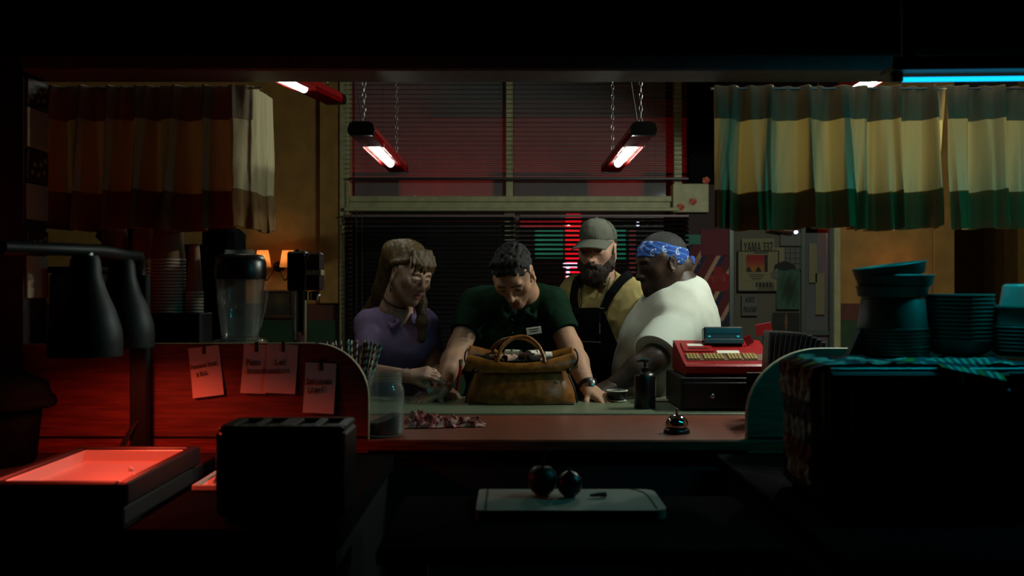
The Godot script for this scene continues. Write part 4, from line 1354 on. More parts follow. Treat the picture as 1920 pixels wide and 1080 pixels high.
func loft(sections: Array, segs := 48, power := 3.2) -> MB:
	# rounded-rectangle rings: (height, half width, half depth, z shift, height change towards the ends)
	var b := MB.new()
	for k in sections.size():
		var q: Array = sections[k]
		for s in segs + 1:
			var a := TAU * s / segs
			var c := cos(a)
			var sn := sin(a)
			var r := pow(pow(absf(c), power) + pow(absf(sn), power), -1.0 / power)
			var x: float = c * r * q[1]
			var z: float = sn * r * q[2]
			b.add(Vector3(x, q[0] + q[4] * pow(absf(x / q[1]), 2.0), z + q[3]), Vector3.ZERO, Vector2(float(s) / segs, float(k) / sections.size()))
	var n := segs + 1
	for k in sections.size():
		for s in segs + 1:
			var i := k * n + s
			var left := k * n + (s - 1 if s > 0 else segs - 1)
			var right := k * n + (s + 1 if s < segs else 1)
			var du := b.v[right] - b.v[left]
			var dv := b.v[i + (n if k < sections.size() - 1 else 0)] - b.v[i - (n if k > 0 else 0)]
			b.n[i] = dv.cross(du).normalized()
	for k in sections.size() - 1:
		for s in segs:
			var i := k * n + s
			b.tri(i, i + 1, i + n)
			b.tri(i + 1, i + n + 1, i + n)
	return b


func bag() -> void:
	var tex := noise_tex(256, 0.03, 31, [Color(0.72, 0.66, 0.6), Color(1, 1, 1)], 5)
	textured("leather", Color(0.60, 0.38, 0.11), 0.36, tex, Vector3(3, 3, 3))
	M.leather.heightmap_enabled = false
	mat("leather_dark", Color(0.10, 0.05, 0.02), 0.5)
	mat("bag_lining", Color(0.09, 0.06, 0.05), 0.9)
	var d := 4.02
	var t := thing("leather_bag", "open tan leather doctor bag stuffed with rolled notes on the counter", "bag", Vector3(at(977, 0, d).x, COUNTER, -d))
	part(t, "body", loft([[0.0, 0.200, 0.118, 0.0, 0.0], [0.004, 0.212, 0.126, 0.0, 0.0], [0.03, 0.214, 0.128, 0.0, 0.0], [0.07, 0.200, 0.118, 0.0, 0.0], [0.105, 0.184, 0.100, 0.0, 0.0], [0.125, 0.180, 0.085, 0.0, 0.012], [0.135, 0.176, 0.075, 0.0, 0.02]]).mesh(), M.leather)
	part(t, "base_plate", box(Vector3(0.40, 0.004, 0.23), 0.001), M.leather_dark, Vector3(0, 0.002, 0))
	part(t, "lining", loft([[0.134, 0.176, 0.075, 0.0, 0.02], [0.165, 0.186, 0.095, 0.0, 0.02], [0.150, 0.176, 0.085, 0.0, 0.02], [0.120, 0.150, 0.07, 0.0, 0.01], [0.118, 0.01, 0.01, 0.0, 0.0]]).mesh(), M.bag_lining)
	# padded lips that stand open, front and back
	for s in [1, -1]:
		var pts := []
		for k in 25:
			var u := -1.0 + 2.0 * k / 24.0
			var x := u * 0.208
			pts.append(Vector3(x, 0.140 + 0.022 * u * u + (0.020 if s < 0 else 0.0) + 0.004 * u * s, s * (0.105 - 0.030 * u * u)))
		var radii := []
		for k in 25:
			var u := absf(-1.0 + 2.0 * k / 24.0)
			radii.append((0.019 + 0.021 * u * u) * (1.0 - 0.22 * pow(u, 8.0)))
		part(t, "padded_lip", tubed(pts, radii, 18, 0.55, Vector3(0, 0.25, 1).normalized()), M.leather)
	for s in [-1, 1]:
		part(t, "gusset_piping", tubed(curve([Vector3(s * 0.180, 0.12, 0.090), Vector3(s * 0.186, 0.10, 0.100), Vector3(s * 0.202, 0.06, 0.114), Vector3(s * 0.212, 0.008, 0.118)]), 0.0035, 8), M.leather_dark)
		part(t, "lip_piping", tubed(curve([Vector3(s * 0.196, 0.135, 0.090), Vector3(s * 0.214, 0.165, 0.098), Vector3(s * 0.214, 0.195, 0.092), Vector3(s * 0.203, 0.212, 0.082)]), 0.0035, 8), M.leather_dark)
		part(t, "clasp", lathed([V(0, -0.003), V(0.008, -0.003), V(0.010, 0), V(0.008, 0.003), V(0, 0.004)], 16), M.brass, Vector3(s * 0.18, 0.128, 0.105), Basis(Vector3.RIGHT, PI / 2))
	# two carrying handles
	part(t, "handle", tubed(curve([Vector3(-0.092, 0.165, 0.098), Vector3(-0.075, 0.215, 0.088), Vector3(-0.030, 0.252, 0.070), Vector3(0.020, 0.256, 0.062), Vector3(0.062, 0.228, 0.070), Vector3(0.085, 0.185, 0.090), Vector3(0.090, 0.160, 0.102)]), 0.0075, 12), M.leather)
	part(t, "handle", tubed(curve([Vector3(-0.100, 0.190, -0.095), Vector3(-0.112, 0.205, -0.04), Vector3(-0.075, 0.238, -0.01), Vector3(-0.020, 0.250, 0.0), Vector3(0.030, 0.240, -0.02), Vector3(0.070, 0.205, -0.06), Vector3(0.090, 0.180, -0.098)]), 0.0085, 12), M.leather)
	# what it is stuffed with
	mat("bank_note", Color(0.80, 0.62, 0.54), 0.9)
	mat("bank_note_white", Color(0.88, 0.84, 0.76), 0.9)
	mat("bank_note_brown", Color(0.36, 0.24, 0.16), 0.9)
	var list := [
		[-0.070, 0.176, 0.040, 0.4, 0.5, "bank_note", "pinkish roll of notes at the left of the open bag"],
		[-0.030, 0.192, 0.020, -0.5, 0.35, "bank_note_white", "white roll of notes standing out in the middle of the bag"],
		[-0.044, 0.176, 0.062, 0.9, 0.2, "bank_note", "pinkish roll of notes at the front of the open bag"],
		[0.020, 0.182, 0.050, -0.8, 0.45, "bank_note_brown", "brown roll of notes right of the white one in the bag"],
		[0.054, 0.190, 0.010, 0.7, 0.55, "bank_note_white", "pale roll of notes under the right end of the bag handle"],
		[0.090, 0.180, -0.020, 0.2, 0.8, "bank_note_white", "small pale roll of notes at the right of the open bag"],
		[0.048, 0.176, 0.062, -0.3, 0.1, "bank_note", "pinkish roll of notes at the front right of the open bag"],
		[-0.095, 0.172, 0.0, 0.1, 0.2, "bank_note_brown", "brown roll of notes behind the left side of the bag handle"],
	]
	for q in list:
		var n := thing("banknote_roll", q[6], "banknote roll", t.position + Vector3(q[0], q[1], q[2]), q[3], "rolled notes in the leather bag")
		n.rotation.x = q[4]
		var roll := MB.new()
		var spiral := func(s, u):
			var a: float = s * TAU * 1.7
			var r: float = 0.0175 - 0.004 * s + 0.0012 * sin(a * 3.0)
			return Vector3((u - 0.5) * 0.062, cos(a) * r * 0.8, sin(a) * r)
		roll.sheet(spiral, 40, 3)
		part(n, "roll", roll.mesh(), M[q[5]])
		part(n, "rubber_band", lathed([V(0.0180, -0.003), V(0.0186, 0.0), V(0.0180, 0.003)], 20, 0.8), M.leather_dark, Vector3.ZERO, Basis(Vector3(0, 0, 1), PI / 2))


func register() -> void:
	mat("register_red", Color(0.55, 0.035, 0.045), 0.33)
	mat("key_beige", Color(0.60, 0.50, 0.26), 0.5)
	mat("key_plate", Color(0.36, 0.20, 0.08), 0.5)
	mat("display_grey", Color(0.16, 0.18, 0.17), 0.4)
	var x0 := 0.612
	var w := 0.36
	var zf := -3.72
	var t := thing("cash_register", "red cash register with beige keys on a black cash drawer", "cash register", Vector3(x0 + w / 2, COUNTER, zf - 0.18))
	var dr := part(t, "cash_drawer", box(Vector3(w, 0.118, 0.36), 0.004), M.black_paint, Vector3(0, 0.062, 0))
	part(dr, "drawer_front", box(Vector3(w - 0.016, 0.095, 0.008), 0.003), M.black_plastic, Vector3(0, -0.006, 0.182))
	part(dr, "lock", lathed([V(0.009, 0), V(0.009, 0.006), V(0.007, 0.008), V(0, 0.008)], 20), M.steel, Vector3(-0.068, -0.008, 0.186), Basis(Vector3.RIGHT, PI / 2))
	for s in [-1, 1]:
		for u in [-1, 1]:
			part(dr, "foot", box(Vector3(0.03, 0.004, 0.03)), M.black_plastic, Vector3(s * 0.15, -0.060, u * 0.15))
	# wedge-shaped red case: side outline in z and y, turned to run along x
	var prof := PackedVector2Array([V(0.158, 0.128), V(0.170, 0.136), V(0.172, 0.160), V(0.160, 0.168), V(0.118, 0.172), V(-0.105, 0.240), V(-0.135, 0.240), V(-0.145, 0.128)])
	var b := MB.new()
	var cw := w - 0.028
	b.prism(prof, cw, Vector3.ZERO, Basis(Vector3(0, 0, 1), Vector3(0, 1, 0), Vector3(-1, 0, 0)))
	part(t, "case", b.mesh(), M.register_red, Vector3(0.006, 0, 0))
	part(t, "case_base", box(Vector3(w - 0.05, 0.012, 0.28), 0.002), M.black_plastic, Vector3(0, 0.124, 0.0))
	var slope := atan2(0.068, 0.223)
	var deck := Basis(Vector3.RIGHT, slope)
	var on := func(x, u): return Vector3(x, 0.172 + sin(slope) * u, 0.118 - cos(slope) * u)
	part(t, "key_plate", box(Vector3(cw - 0.03, 0.003, 0.066), 0.001), M.key_plate, on.call(0.006, 0.046) + Vector3(0, 0.001, 0), deck)
	var groups := [[-0.118, 4, 0.0125], [-0.042, 6, 0.0125], [0.036, 4, 0.0125], [0.094, 4, 0.0125]]
	var key := box(Vector3(0.0108, 0.007, 0.0120), 0.0018)
	for g in groups:
		for i in int(g[1]):
			for j in 4:
				part(t, "key", key, M.key_beige, on.call(g[0] + (i - (g[1] - 1) / 2.0) * g[2], 0.024 + j * 0.0145) + Vector3(0, 0.005, 0), deck)
	part(t, "receipt_cover", box(Vector3(0.115, 0.006, 0.095), 0.002), M.register_red, on.call(-0.085, 0.150) + Vector3(0, 0.003, 0), deck)
	part(t, "receipt_slot", box(Vector3(0.075, 0.003, 0.006), 0.001), M.ink, on.call(-0.085, 0.128) + Vector3(0, 0.007, 0), deck)
	part(t, "name_plate", box(Vector3(0.06, 0.002, 0.026), 0.0006), M.white_paper, on.call(-0.09, 0.165) + Vector3(0, 0.0065, 0), deck)
	part(t, "price_label", box(Vector3(0.085, 0.002, 0.030), 0.0006), M.white_paper, on.call(0.024, 0.098) + Vector3(0, 0.003, 0), deck)
	var ds := part(t, "display", box(Vector3(0.150, 0.060, 0.05), 0.004), M.display_grey, Vector3(0.022, 0.262, -0.075), Basis(Vector3.RIGHT, -0.18))
	part(ds, "screen", box(Vector3(0.135, 0.022, 0.003), 0.001), M.black_plastic, Vector3(0, 0.014, 0.026))
	part(ds, "base_strip", box(Vector3(0.150, 0.018, 0.062), 0.002), M.display_grey, Vector3(0, -0.028, 0.004))
	for s in [-1, 1]:
		part(ds, "badge", box(Vector3(0.012, 0.008, 0.002), 0.0006), M.steel, Vector3(s * 0.055, -0.008, 0.026))
	part(t, "flag", box(Vector3(0.03, 0.035, 0.003), 0.001), M.register_red, Vector3(0.118, 0.245, -0.05), Basis(Vector3(0, 0, 1), 0.5))


func menus() -> void:
	mat("menu_cover", Color(0.07, 0.025, 0.03), 0.5)
	mat("menu_edge", Color(0.42, 0.34, 0.31), 0.7)
	var r := thing("menu_rack", "black rack holding the upright menus behind the right divider", "rack", Vector3(0.91, LEDGE, -3.46))
	part(r, "base", box(Vector3(0.20, 0.02, 0.16), 0.003), M.black_paint, Vector3(0, 0.01, 0))
	part(r, "back", box(Vector3(0.20, 0.16, 0.006), 0.002), M.black_paint, Vector3(0, 0.08, -0.09))
	var n := 12
	for k in n:
		var lean := -0.06 - 0.022 * k
		var h := 0.285 - 0.0024 * maxf(0, k - 5) * maxf(0, k - 5) * 0.3
		var place: String = "leftmost" if k == 0 else "rightmost" if k == n - 1 else NTH[k] + " from the left"
		var m := thing("menu_card", "dark red menu with pale edge, %s in the rack" % place, "menu", Vector3(0.842 + 0.0112 * k, LEDGE + 0.021, -3.455), 0.0, "upright menus in the rack")
		m.basis = Basis(Vector3(0, 0, 1), lean) * Basis(Vector3.UP, -0.12)
		part(m, "cover", box(Vector3(0.0046, h, 0.15), 0.001), M.menu_cover, Vector3(0, h / 2, 0))
		part(m, "edge", box(Vector3(0.0022, h - 0.002, 0.003), 0.0004), M.menu_edge, Vector3(0.0006, h / 2, 0.0755))
		part(m, "edge", box(Vector3(0.0022, 0.003, 0.15), 0.0004), M.menu_edge, Vector3(0.0006, h + 0.0008, 0))
	var c := thing("card_holder", "small red card standing behind the menus", "card", Vector3(1.009, COUNTER, -4.12))
	part(c, "stem", tubed([Vector3(0, 0, 0), Vector3(0, 0.27, 0)], 0.005, 8), M.black_paint)
	part(c, "card", box(Vector3(0.064, 0.046, 0.004), 0.001), M.register_red, Vector3(0, 0.280, 0.004), Basis(Vector3(0, 0, 1), 0.18))
	part(c, "foot", lathed([V(0, 0), V(0.03, 0), V(0.03, 0.006), V(0, 0.008)], 20), M.black_paint)


func bottle_and_mug() -> void:
	var d := 3.80
	var t := thing("pump_bottle", "black pump bottle with a cream side label beside the cash register", "bottle", Vector3(at(1209, 0, d).x, COUNTER, -d))
	part(t, "body", lathed([V(0, 0), V(0.037, 0), V(0.0395, 0.004), V(0.0395, 0.118), V(0.036, 0.128), V(0.020, 0.134), V(0.013, 0.136), V(0, 0.136)], 36), M.black_plastic)
	var lab := MB.new()
	lab.sheet(func(s, u):
		var a: float = -0.35 + 0.75 * s
		return Vector3(cos(a) * 0.0402, 0.045 + 0.062 * u, sin(a) * 0.0402), 12, 4)
	part(t, "label", lab.mesh(), M.cream_print)
	part(t, "collar", lathed([V(0.014, 0.136), V(0.014, 0.150), V(0.010, 0.152), V(0, 0.152)], 20), M.black_plastic)
	part(t, "pump_stem", tubed([Vector3(0, 0.150, 0), Vector3(0, 0.172, 0)], 0.0045, 10), M.black_plastic)
	part(t, "pump_head", tubed([Vector3(0.012, 0.178, 0), Vector3(-0.014, 0.180, 0.004), Vector3(-0.030, 0.176, 0.010)], [0.009, 0.008, 0.005], 12), M.black_plastic)
	var dm := 4.02
	var mug := thing("small_cup", "small dark cup with a white rim on a saucer near the elbow", "cup", Vector3(at(1157, 0, dm).x, COUNTER, -dm))
	part(mug, "saucer", lathed([V(0, 0), V(0.030, 0), V(0.036, 0.005), V(0.034, 0.007), V(0, 0.004)], 30), M.white_paper)
	part(mug, "bowl", lathed([V(0.024, 0.006), V(0.036, 0.014), V(0.041, 0.042), V(0.039, 0.042), V(0.034, 0.016), V(0, 0.010)], 34), M.black_plastic)
	part(mug, "rim", lathed([V(0.041, 0.041), V(0.0425, 0.0435), V(0.041, 0.046), V(0.0385, 0.046), V(0.0385, 0.041)], 34), M.white_paper)
	var slip := thing("folded_receipt", "pale folded receipt lying on the counter behind the pump bottle", "receipt", at(1242, 748, 4.05))
	slip.position.y = COUNTER + 0.004
	part(slip, "paper", box(Vector3(0.07, 0.005, 0.08), 0.001), M.white_paper)


# ---------------------------------------------------------------- right of the kitchen
func right_kitchen() -> void:
	var zf := -2.20
	var x0 := 0.673
	var x1 := 1.245
	var top := 1.229
	var w := x1 - x0
	var h := top - WORK - 0.014
	mat("oven_enamel", Color(0.10, 0.12, 0.115), 0.32, 0.3)
	mat("oven_glass", Color(0.008, 0.008, 0.009), 0.08)
	var t := thing("microwave_oven", "large dark microwave oven under the bowls at the right", "microwave", Vector3((x0 + x1) / 2, WORK, zf - 0.18))
	part(t, "body", box(Vector3(w, h, 0.36), 0.012), M.oven_enamel, Vector3(0, 0.014 + h / 2, 0))
	var door := part(t, "door", box(Vector3(0.385, h - 0.02, 0.016), 0.005), M.oven_enamel, Vector3(-w / 2 + 0.198, 0.014 + h / 2, 0.186))
	part(door, "door_glass", box(Vector3(0.300, h - 0.115, 0.004), 0.002), M.oven_glass, Vector3(0.004, 0.012, 0.0085))
	for s in [-1, 1]:
		part(door, "glass_trim", box(Vector3(0.003, h - 0.110, 0.005), 0.001), M.steel, Vector3(0.004 + s * 0.152, 0.012, 0.009))
	part(door, "handle", tubed(curve([Vector3(0.178, -0.10, 0.01), Vector3(0.178, -0.095, 0.030), Vector3(0.178, 0.09, 0.030), Vector3(0.178, 0.095, 0.01)]), 0.006, 10), M.oven_enamel)
	for y in [0.06, -0.03]:
		part(t, "dial", lathed([V(0.024, 0), V(0.024, 0.012), V(0.020, 0.018), V(0, 0.018)], 28), M.oven_enamel, Vector3(0.165, 0.18 + y, 0.180), Basis(Vector3.RIGHT, PI / 2))
	part(t, "front_edge", tubed([Vector3(-w / 2 + 0.01, h + 0.010, 0.182), Vector3(w / 2 - 0.01, h + 0.010, 0.182)], 0.004, 8), M.steel)
	for s in [-1, 1]:
		for u in [-1, 1]:
			part(t, "foot", box(Vector3(0.04, 0.014, 0.04)), M.black_plastic, Vector3(s * (w / 2 - 0.04), 0.007, u * 0.14))
	towel(x0, top, zf)
	bowls(top)
	chopping_board()


func towel(x0: float, top: float, zf: float) -> void:
	var tex := paint(96, 96, func(x, y):
		var a := int(x * 16.0) % 2
		var b := int(y * 9.0) % 2
		var c := Color(0.70, 0.68, 0.60)
		if a == 1 and b == 1:
			c = Color(0.36, 0.05, 0.06)
		elif a == 1 or b == 1:
			c = Color(0.55, 0.30, 0.28) if int(x * 16.0) % 4 < 2 else Color(0.22, 0.30, 0.34)
		if int(x * 16.0) % 5 == 0 and int(y * 9.0) % 4 == 2:
			c = Color(0.62, 0.52, 0.10)
		return c)
	var m := mat("towel_cloth", Color.WHITE, 0.95)
	m.albedo_texture = tex
	var nz := FastNoiseLite.new()
	nz.seed = 8
	nz.frequency = 7.0
	var t := thing("tea_towel", "checked tea towel draped over the top of the microwave", "towel", Vector3(x0, top, zf))
	var b := MB.new()
	b.sheet(func(s, u):
		# runs up the left side, over the top, towards the right
		var l: float = s * 0.72
		var wob: float = 0.012 * nz.get_noise_2d(l * 2.0, u * 1.0)
		var z: float = -0.02 - 0.27 * u + 0.03 * nz.get_noise_2d(l, 5.0)
		if l < 0.26:
			return Vector3(-0.010 - 0.03 * (0.26 - l) - absf(wob) * 1.5, l - 0.262, z * (0.62 + 0.38 * l / 0.26) - 0.04)
		var x: float = l - 0.262
		return Vector3(x, 0.006 + maxf(wob, 0.0) * 1.1, z), 90, 26)
	part(t, "cloth", b.mesh(), m)
	var c := MB.new()
	# the corner that hangs over the front edge
	c.sheet(func(s, u):
		var x: float = 0.235 + 0.135 * s
		var drop: float = u * (0.025 + 0.085 * s)
		var over: float = clampf(u * 3.0, 0.0, 1.0)
		return Vector3(x + 0.012 * u, 0.012 - drop + 0.02 * (1.0 - over) * 0.3, -0.035 + 0.062 * over + 0.006 * sin(s * 9.0) * u), 30, 18)
	part(t, "hanging_corner", c.mesh(), m)


func bowls(top: float) -> void:
	mat("bowl_green", Color(0.33, 0.38, 0.34), 0.45)
	var d := 2.46
	# upside-down tubs: rims below, one tall wall above
	var r := 0.082
	var tub := lathed([V(r - 0.001, 0.0), V(r + 0.002, 0.002), V(r + 0.002, 0.006), V(r - 0.002, 0.007), V(r - 0.009, 0.075), V(r - 0.012, 0.078), V(0, 0.078)], 40)
	var x: float = at(1673, 0, d).x
	for k in 8:
		var c := thing("plastic_tub", "upside-down green plastic tub, %s of the tall stack" % (NTH[k] + ("-lowest" if k else "")), "tub", Vector3(x + 0.001 * (k % 3), top + 0.012 + k * 0.0082, -d), 0.0, "upside-down tubs of the tall stack")
		part(c, "shell", tub, M.bowl_green)
	var shallow := lathed([V(0, 0), V(r - 0.010, 0), V(r - 0.002, 0.004), V(r + 0.002, 0.024), V(r + 0.004, 0.026), V(r + 0.002, 0.028), V(r - 0.001, 0.026), V(r - 0.006, 0.006), V(0, 0.004)], 40)
	var y0 := top + 0.012 + 7 * 0.0082 + 0.079
	var names := ["lower green lid on the tall tub stack", "wide green bowl under the tilted one on the tall stack", "tilted green bowl crowning the tall tub stack"]
	var lids := [[0.0, 0.0, 0.0, 0.98], [0.006, 0.026, 0.0, 1.06], [-0.004, 0.048, 0.135, 1.0]]
	for k in 3:
		var q: Array = lids[k]
		var c := thing("serving_bowl", names[k], "bowl", Vector3(x + q[0], y0 + q[1], -d), 0.0, "bowls on the tall stack")
		c.basis = Basis(Vector3(0, 0, 1), q[2]) * Basis.from_scale(Vector3(q[3], 1.0 if k != 2 else 1.1, q[3]))
		part(c, "shell", shallow, M.bowl_green)
	# second stack, open bowls one in another
	var x2: float = at(1797, 0, d).x
	var bowl := lathed([V(0, 0), V(0.052, 0), V(0.070, 0.010), V(0.078, 0.034), V(0.081, 0.036), V(0.080, 0.039), V(0.075, 0.036), V(0.066, 0.012), V(0.050, 0.004), V(0, 0.004)], 36)
	for k in 12:
		var c := thing("soup_bowl", "dark green bowl, %s of the shorter middle stack" % (NTH[k] + ("-lowest" if k else "")), "bowl", Vector3(x2, top + 0.012 + k * 0.0096, -d), 0.0, "nested bowls of the middle stack")
		part(c, "shell", bowl, M.bowl_green)
	var nap := thing("paper_napkin", "small teal folded napkin leaning on the left side of the tall tub stack", "napkin", Vector3(x - 0.094, top + 0.012, -d + 0.01))
	var np := MB.new()
	np.prism(PackedVector2Array([V(-0.018, 0), V(0.010, 0.062), V(0.014, 0.058), V(0.006, 0)]), 0.03)
	part(nap, "paper", np.mesh(), M.teal_paper)
	# third stack: trays with a glass on top
	var x3: float = at(1922, 0, 2.42).x
	var plate := lathed([V(0, 0), V(0.06, 0), V(0.076, 0.012), V(0.082, 0.014), V(0.080, 0.017), V(0.074, 0.015), V(0.058, 0.004), V(0, 0.004)], 40)
	for k in 7:
		var c := thing("dinner_plate", "dark plate, %s of the plate stack at the right edge" % (NTH[k] + ("-lowest" if k else "")), "plate", Vector3(x3, top + 0.012 + k * 0.009, -2.42), 0.0, "plates at the right edge")
		part(c, "shell", plate, M.bowl_green)
	var tin := thing("cake_tin", "dark round tin with rims on the plate stack at the right edge", "tin", Vector3(x3, top + 0.012 + 7 * 0.009 + 0.008, -2.42))
	part(tin, "wall", lathed([V(0, 0), V(0.076, 0), V(0.078, 0.003), V(0.076, 0.006), V(0.075, 0.040), V(0.079, 0.043), V(0.077, 0.047), V(0, 0.047)], 40), M.bowl_green)
	var yt := top + 0.012 + 7 * 0.009 + 0.008 + 0.047
	var g := thing("fluted_glass", "upturned fluted glass on top of the stack at the right edge", "glass", Vector3(x3, yt, -2.42))
	var b := MB.new()
	var seg := 64
	for lay in [[0.054, 0.0, 0.047, 0.046, 1.0], [0.050, 0.0, 0.043, 0.043, -1.0]]:
		var base := b.v.size()
		for s in seg + 1:
			var a := TAU * s / seg
			var fl := 1.0 + 0.035 * cos(a * 16.0)
			for e in 2:
				var rr: float = (lay[0] if e == 0 else lay[2]) * fl
				b.add(Vector3(cos(a) * rr, lay[1] if e == 0 else lay[3], sin(a) * rr), Vector3(cos(a) - 0.3 * sin(a) * sin(a * 16.0), 0.1, sin(a) + 0.3 * cos(a) * sin(a * 16.0)).normalized() * lay[4], Vector2.ZERO)
		for s in seg:
			b.tri(base + s * 2, base + s * 2 + 1, base + s * 2 + 2)
			b.tri(base + s * 2 + 1, base + s * 2 + 3, base + s * 2 + 2)
	part(g, "fluted_wall", b.mesh(), M.pressed_glass)
	part(g, "base_disc", lathed([V(0, 0.043), V(0.043, 0.043), V(0.047, 0.046), V(0.044, 0.05), V(0, 0.05)], 40), M.pressed_glass)


func chopping_board() -> void:
	mat("board_white", Color(0.58, 0.57, 0.48), 0.6)
	mat("beet_skin", Color(0.10, 0.085, 0.06), 0.45)
	mat("onion_skin", Color(0.24, 0.07, 0.09), 0.3)
	mat("stalk", Color(0.12, 0.10, 0.07), 0.7)
	mat("carrot", Color(0.45, 0.16, 0.06), 0.6)
	var x0 := -0.077
	var x1 := 0.330
	var z0 := -2.40
	var z1 := -2.17
	var out := PackedVector2Array()
	for q in [[x1 - 0.03, z0 + 0.03, -PI / 2], [x1 - 0.03, z1 - 0.03, 0.0], [x0 + 0.012, z1 - 0.012, PI / 2], [x0 + 0.012, z0 + 0.012, PI]]:
		var rr := 0.03 if q[0] > 0.1 else 0.012
		for k in 7:
			var a: float = q[2] + PI / 2 * k / 6.0
			out.append(V(q[0] + cos(a) * rr - (x0 + x1) / 2, -(q[1] + sin(a) * rr - (z0 + z1) / 2)))
	var t := thing("chopping_board", "pale chopping board with a dark inlaid line in the foreground", "chopping board", Vector3((x0 + x1) / 2, WORK, (z0 + z1) / 2))
	var b := MB.new()
	b.prism(out, 0.020, Vector3.ZERO, Basis(Vector3.RIGHT, -PI / 2))
	part(t, "board", b.mesh(), M.board_white, Vector3(0, 0.010, 0))
	part(t, "inlay", box(Vector3(0.005, 0.002, z1 - z0 - 0.01), 0.0005), M.stalk, Vector3(-0.183, 0.0202, 0))
	part(t, "inlay", tubed(curve([Vector3(0.150, 0.019, -0.113), Vector3(0.168, 0.019, -0.09), Vector3(0.180, 0.019, -0.04), Vector3(0.182, 0.019, 0.10)]), 0.003, 6), M.stalk)
	var y := WORK + 0.0205
	var f := thing("dark_fruit", "round dark fruit with an upright stalk on the chopping board", "fruit", Vector3(at(1017, 0, 2.33).x, y, -2.33))
	part(f, "flesh", lathed([V(0, 0), V(0.018, 0.003), V(0.030, 0.016), V(0.0345, 0.034), V(0.031, 0.050), V(0.020, 0.063), V(0.006, 0.066), V(0, 0.064)], 32), M.beet_skin)
	part(f, "stalk", tubed(curve([Vector3(0, 0.062, 0), Vector3(0.004, 0.085, 0), Vector3(0.006, 0.10, 0.002), Vector3(0.009, 0.118, 0.0)]), [0.004, 0.0038, 0.0035, 0.0034, 0.0033, 0.0032, 0.003, 0.003, 0.0028, 0.0026, 0.0025, 0.0024, 0.0024, 0.0024, 0.0024, 0.0024, 0.0024, 0.0024, 0.0024, 0.0024, 0.0024, 0.0024, 0.0024, 0.0024, 0.003], 8), M.stalk)
	var o := thing("red_onion", "dark red onion right of the dark fruit on the chopping board", "onion", Vector3(at(1068, 0, 2.31).x, y, -2.31))
	part(o, "bulb", lathed([V(0, 0), V(0.014, 0.002), V(0.025, 0.013), V(0.0292, 0.028), V(0.0265, 0.042), V(0.016, 0.053), V(0.005, 0.058), V(0, 0.062)], 32), M.onion_skin)
	part(o, "root", lathed([V(0.004, 0.056), V(0.003, 0.064), V(0, 0.066)], 10), M.stalk)
	var c := thing("carrot_stub", "small orange carrot end right of the onion on the board", "carrot", Vector3(at(1122, 0, 2.30).x, y + 0.006, -2.30), 0.3)
	part(c, "stub", tubed([Vector3(-0.02, 0, 0), Vector3(0.0, 0.001, 0), Vector3(0.018, 0, 0)], [0.003, 0.005, 0.006], 12), M.carrot)


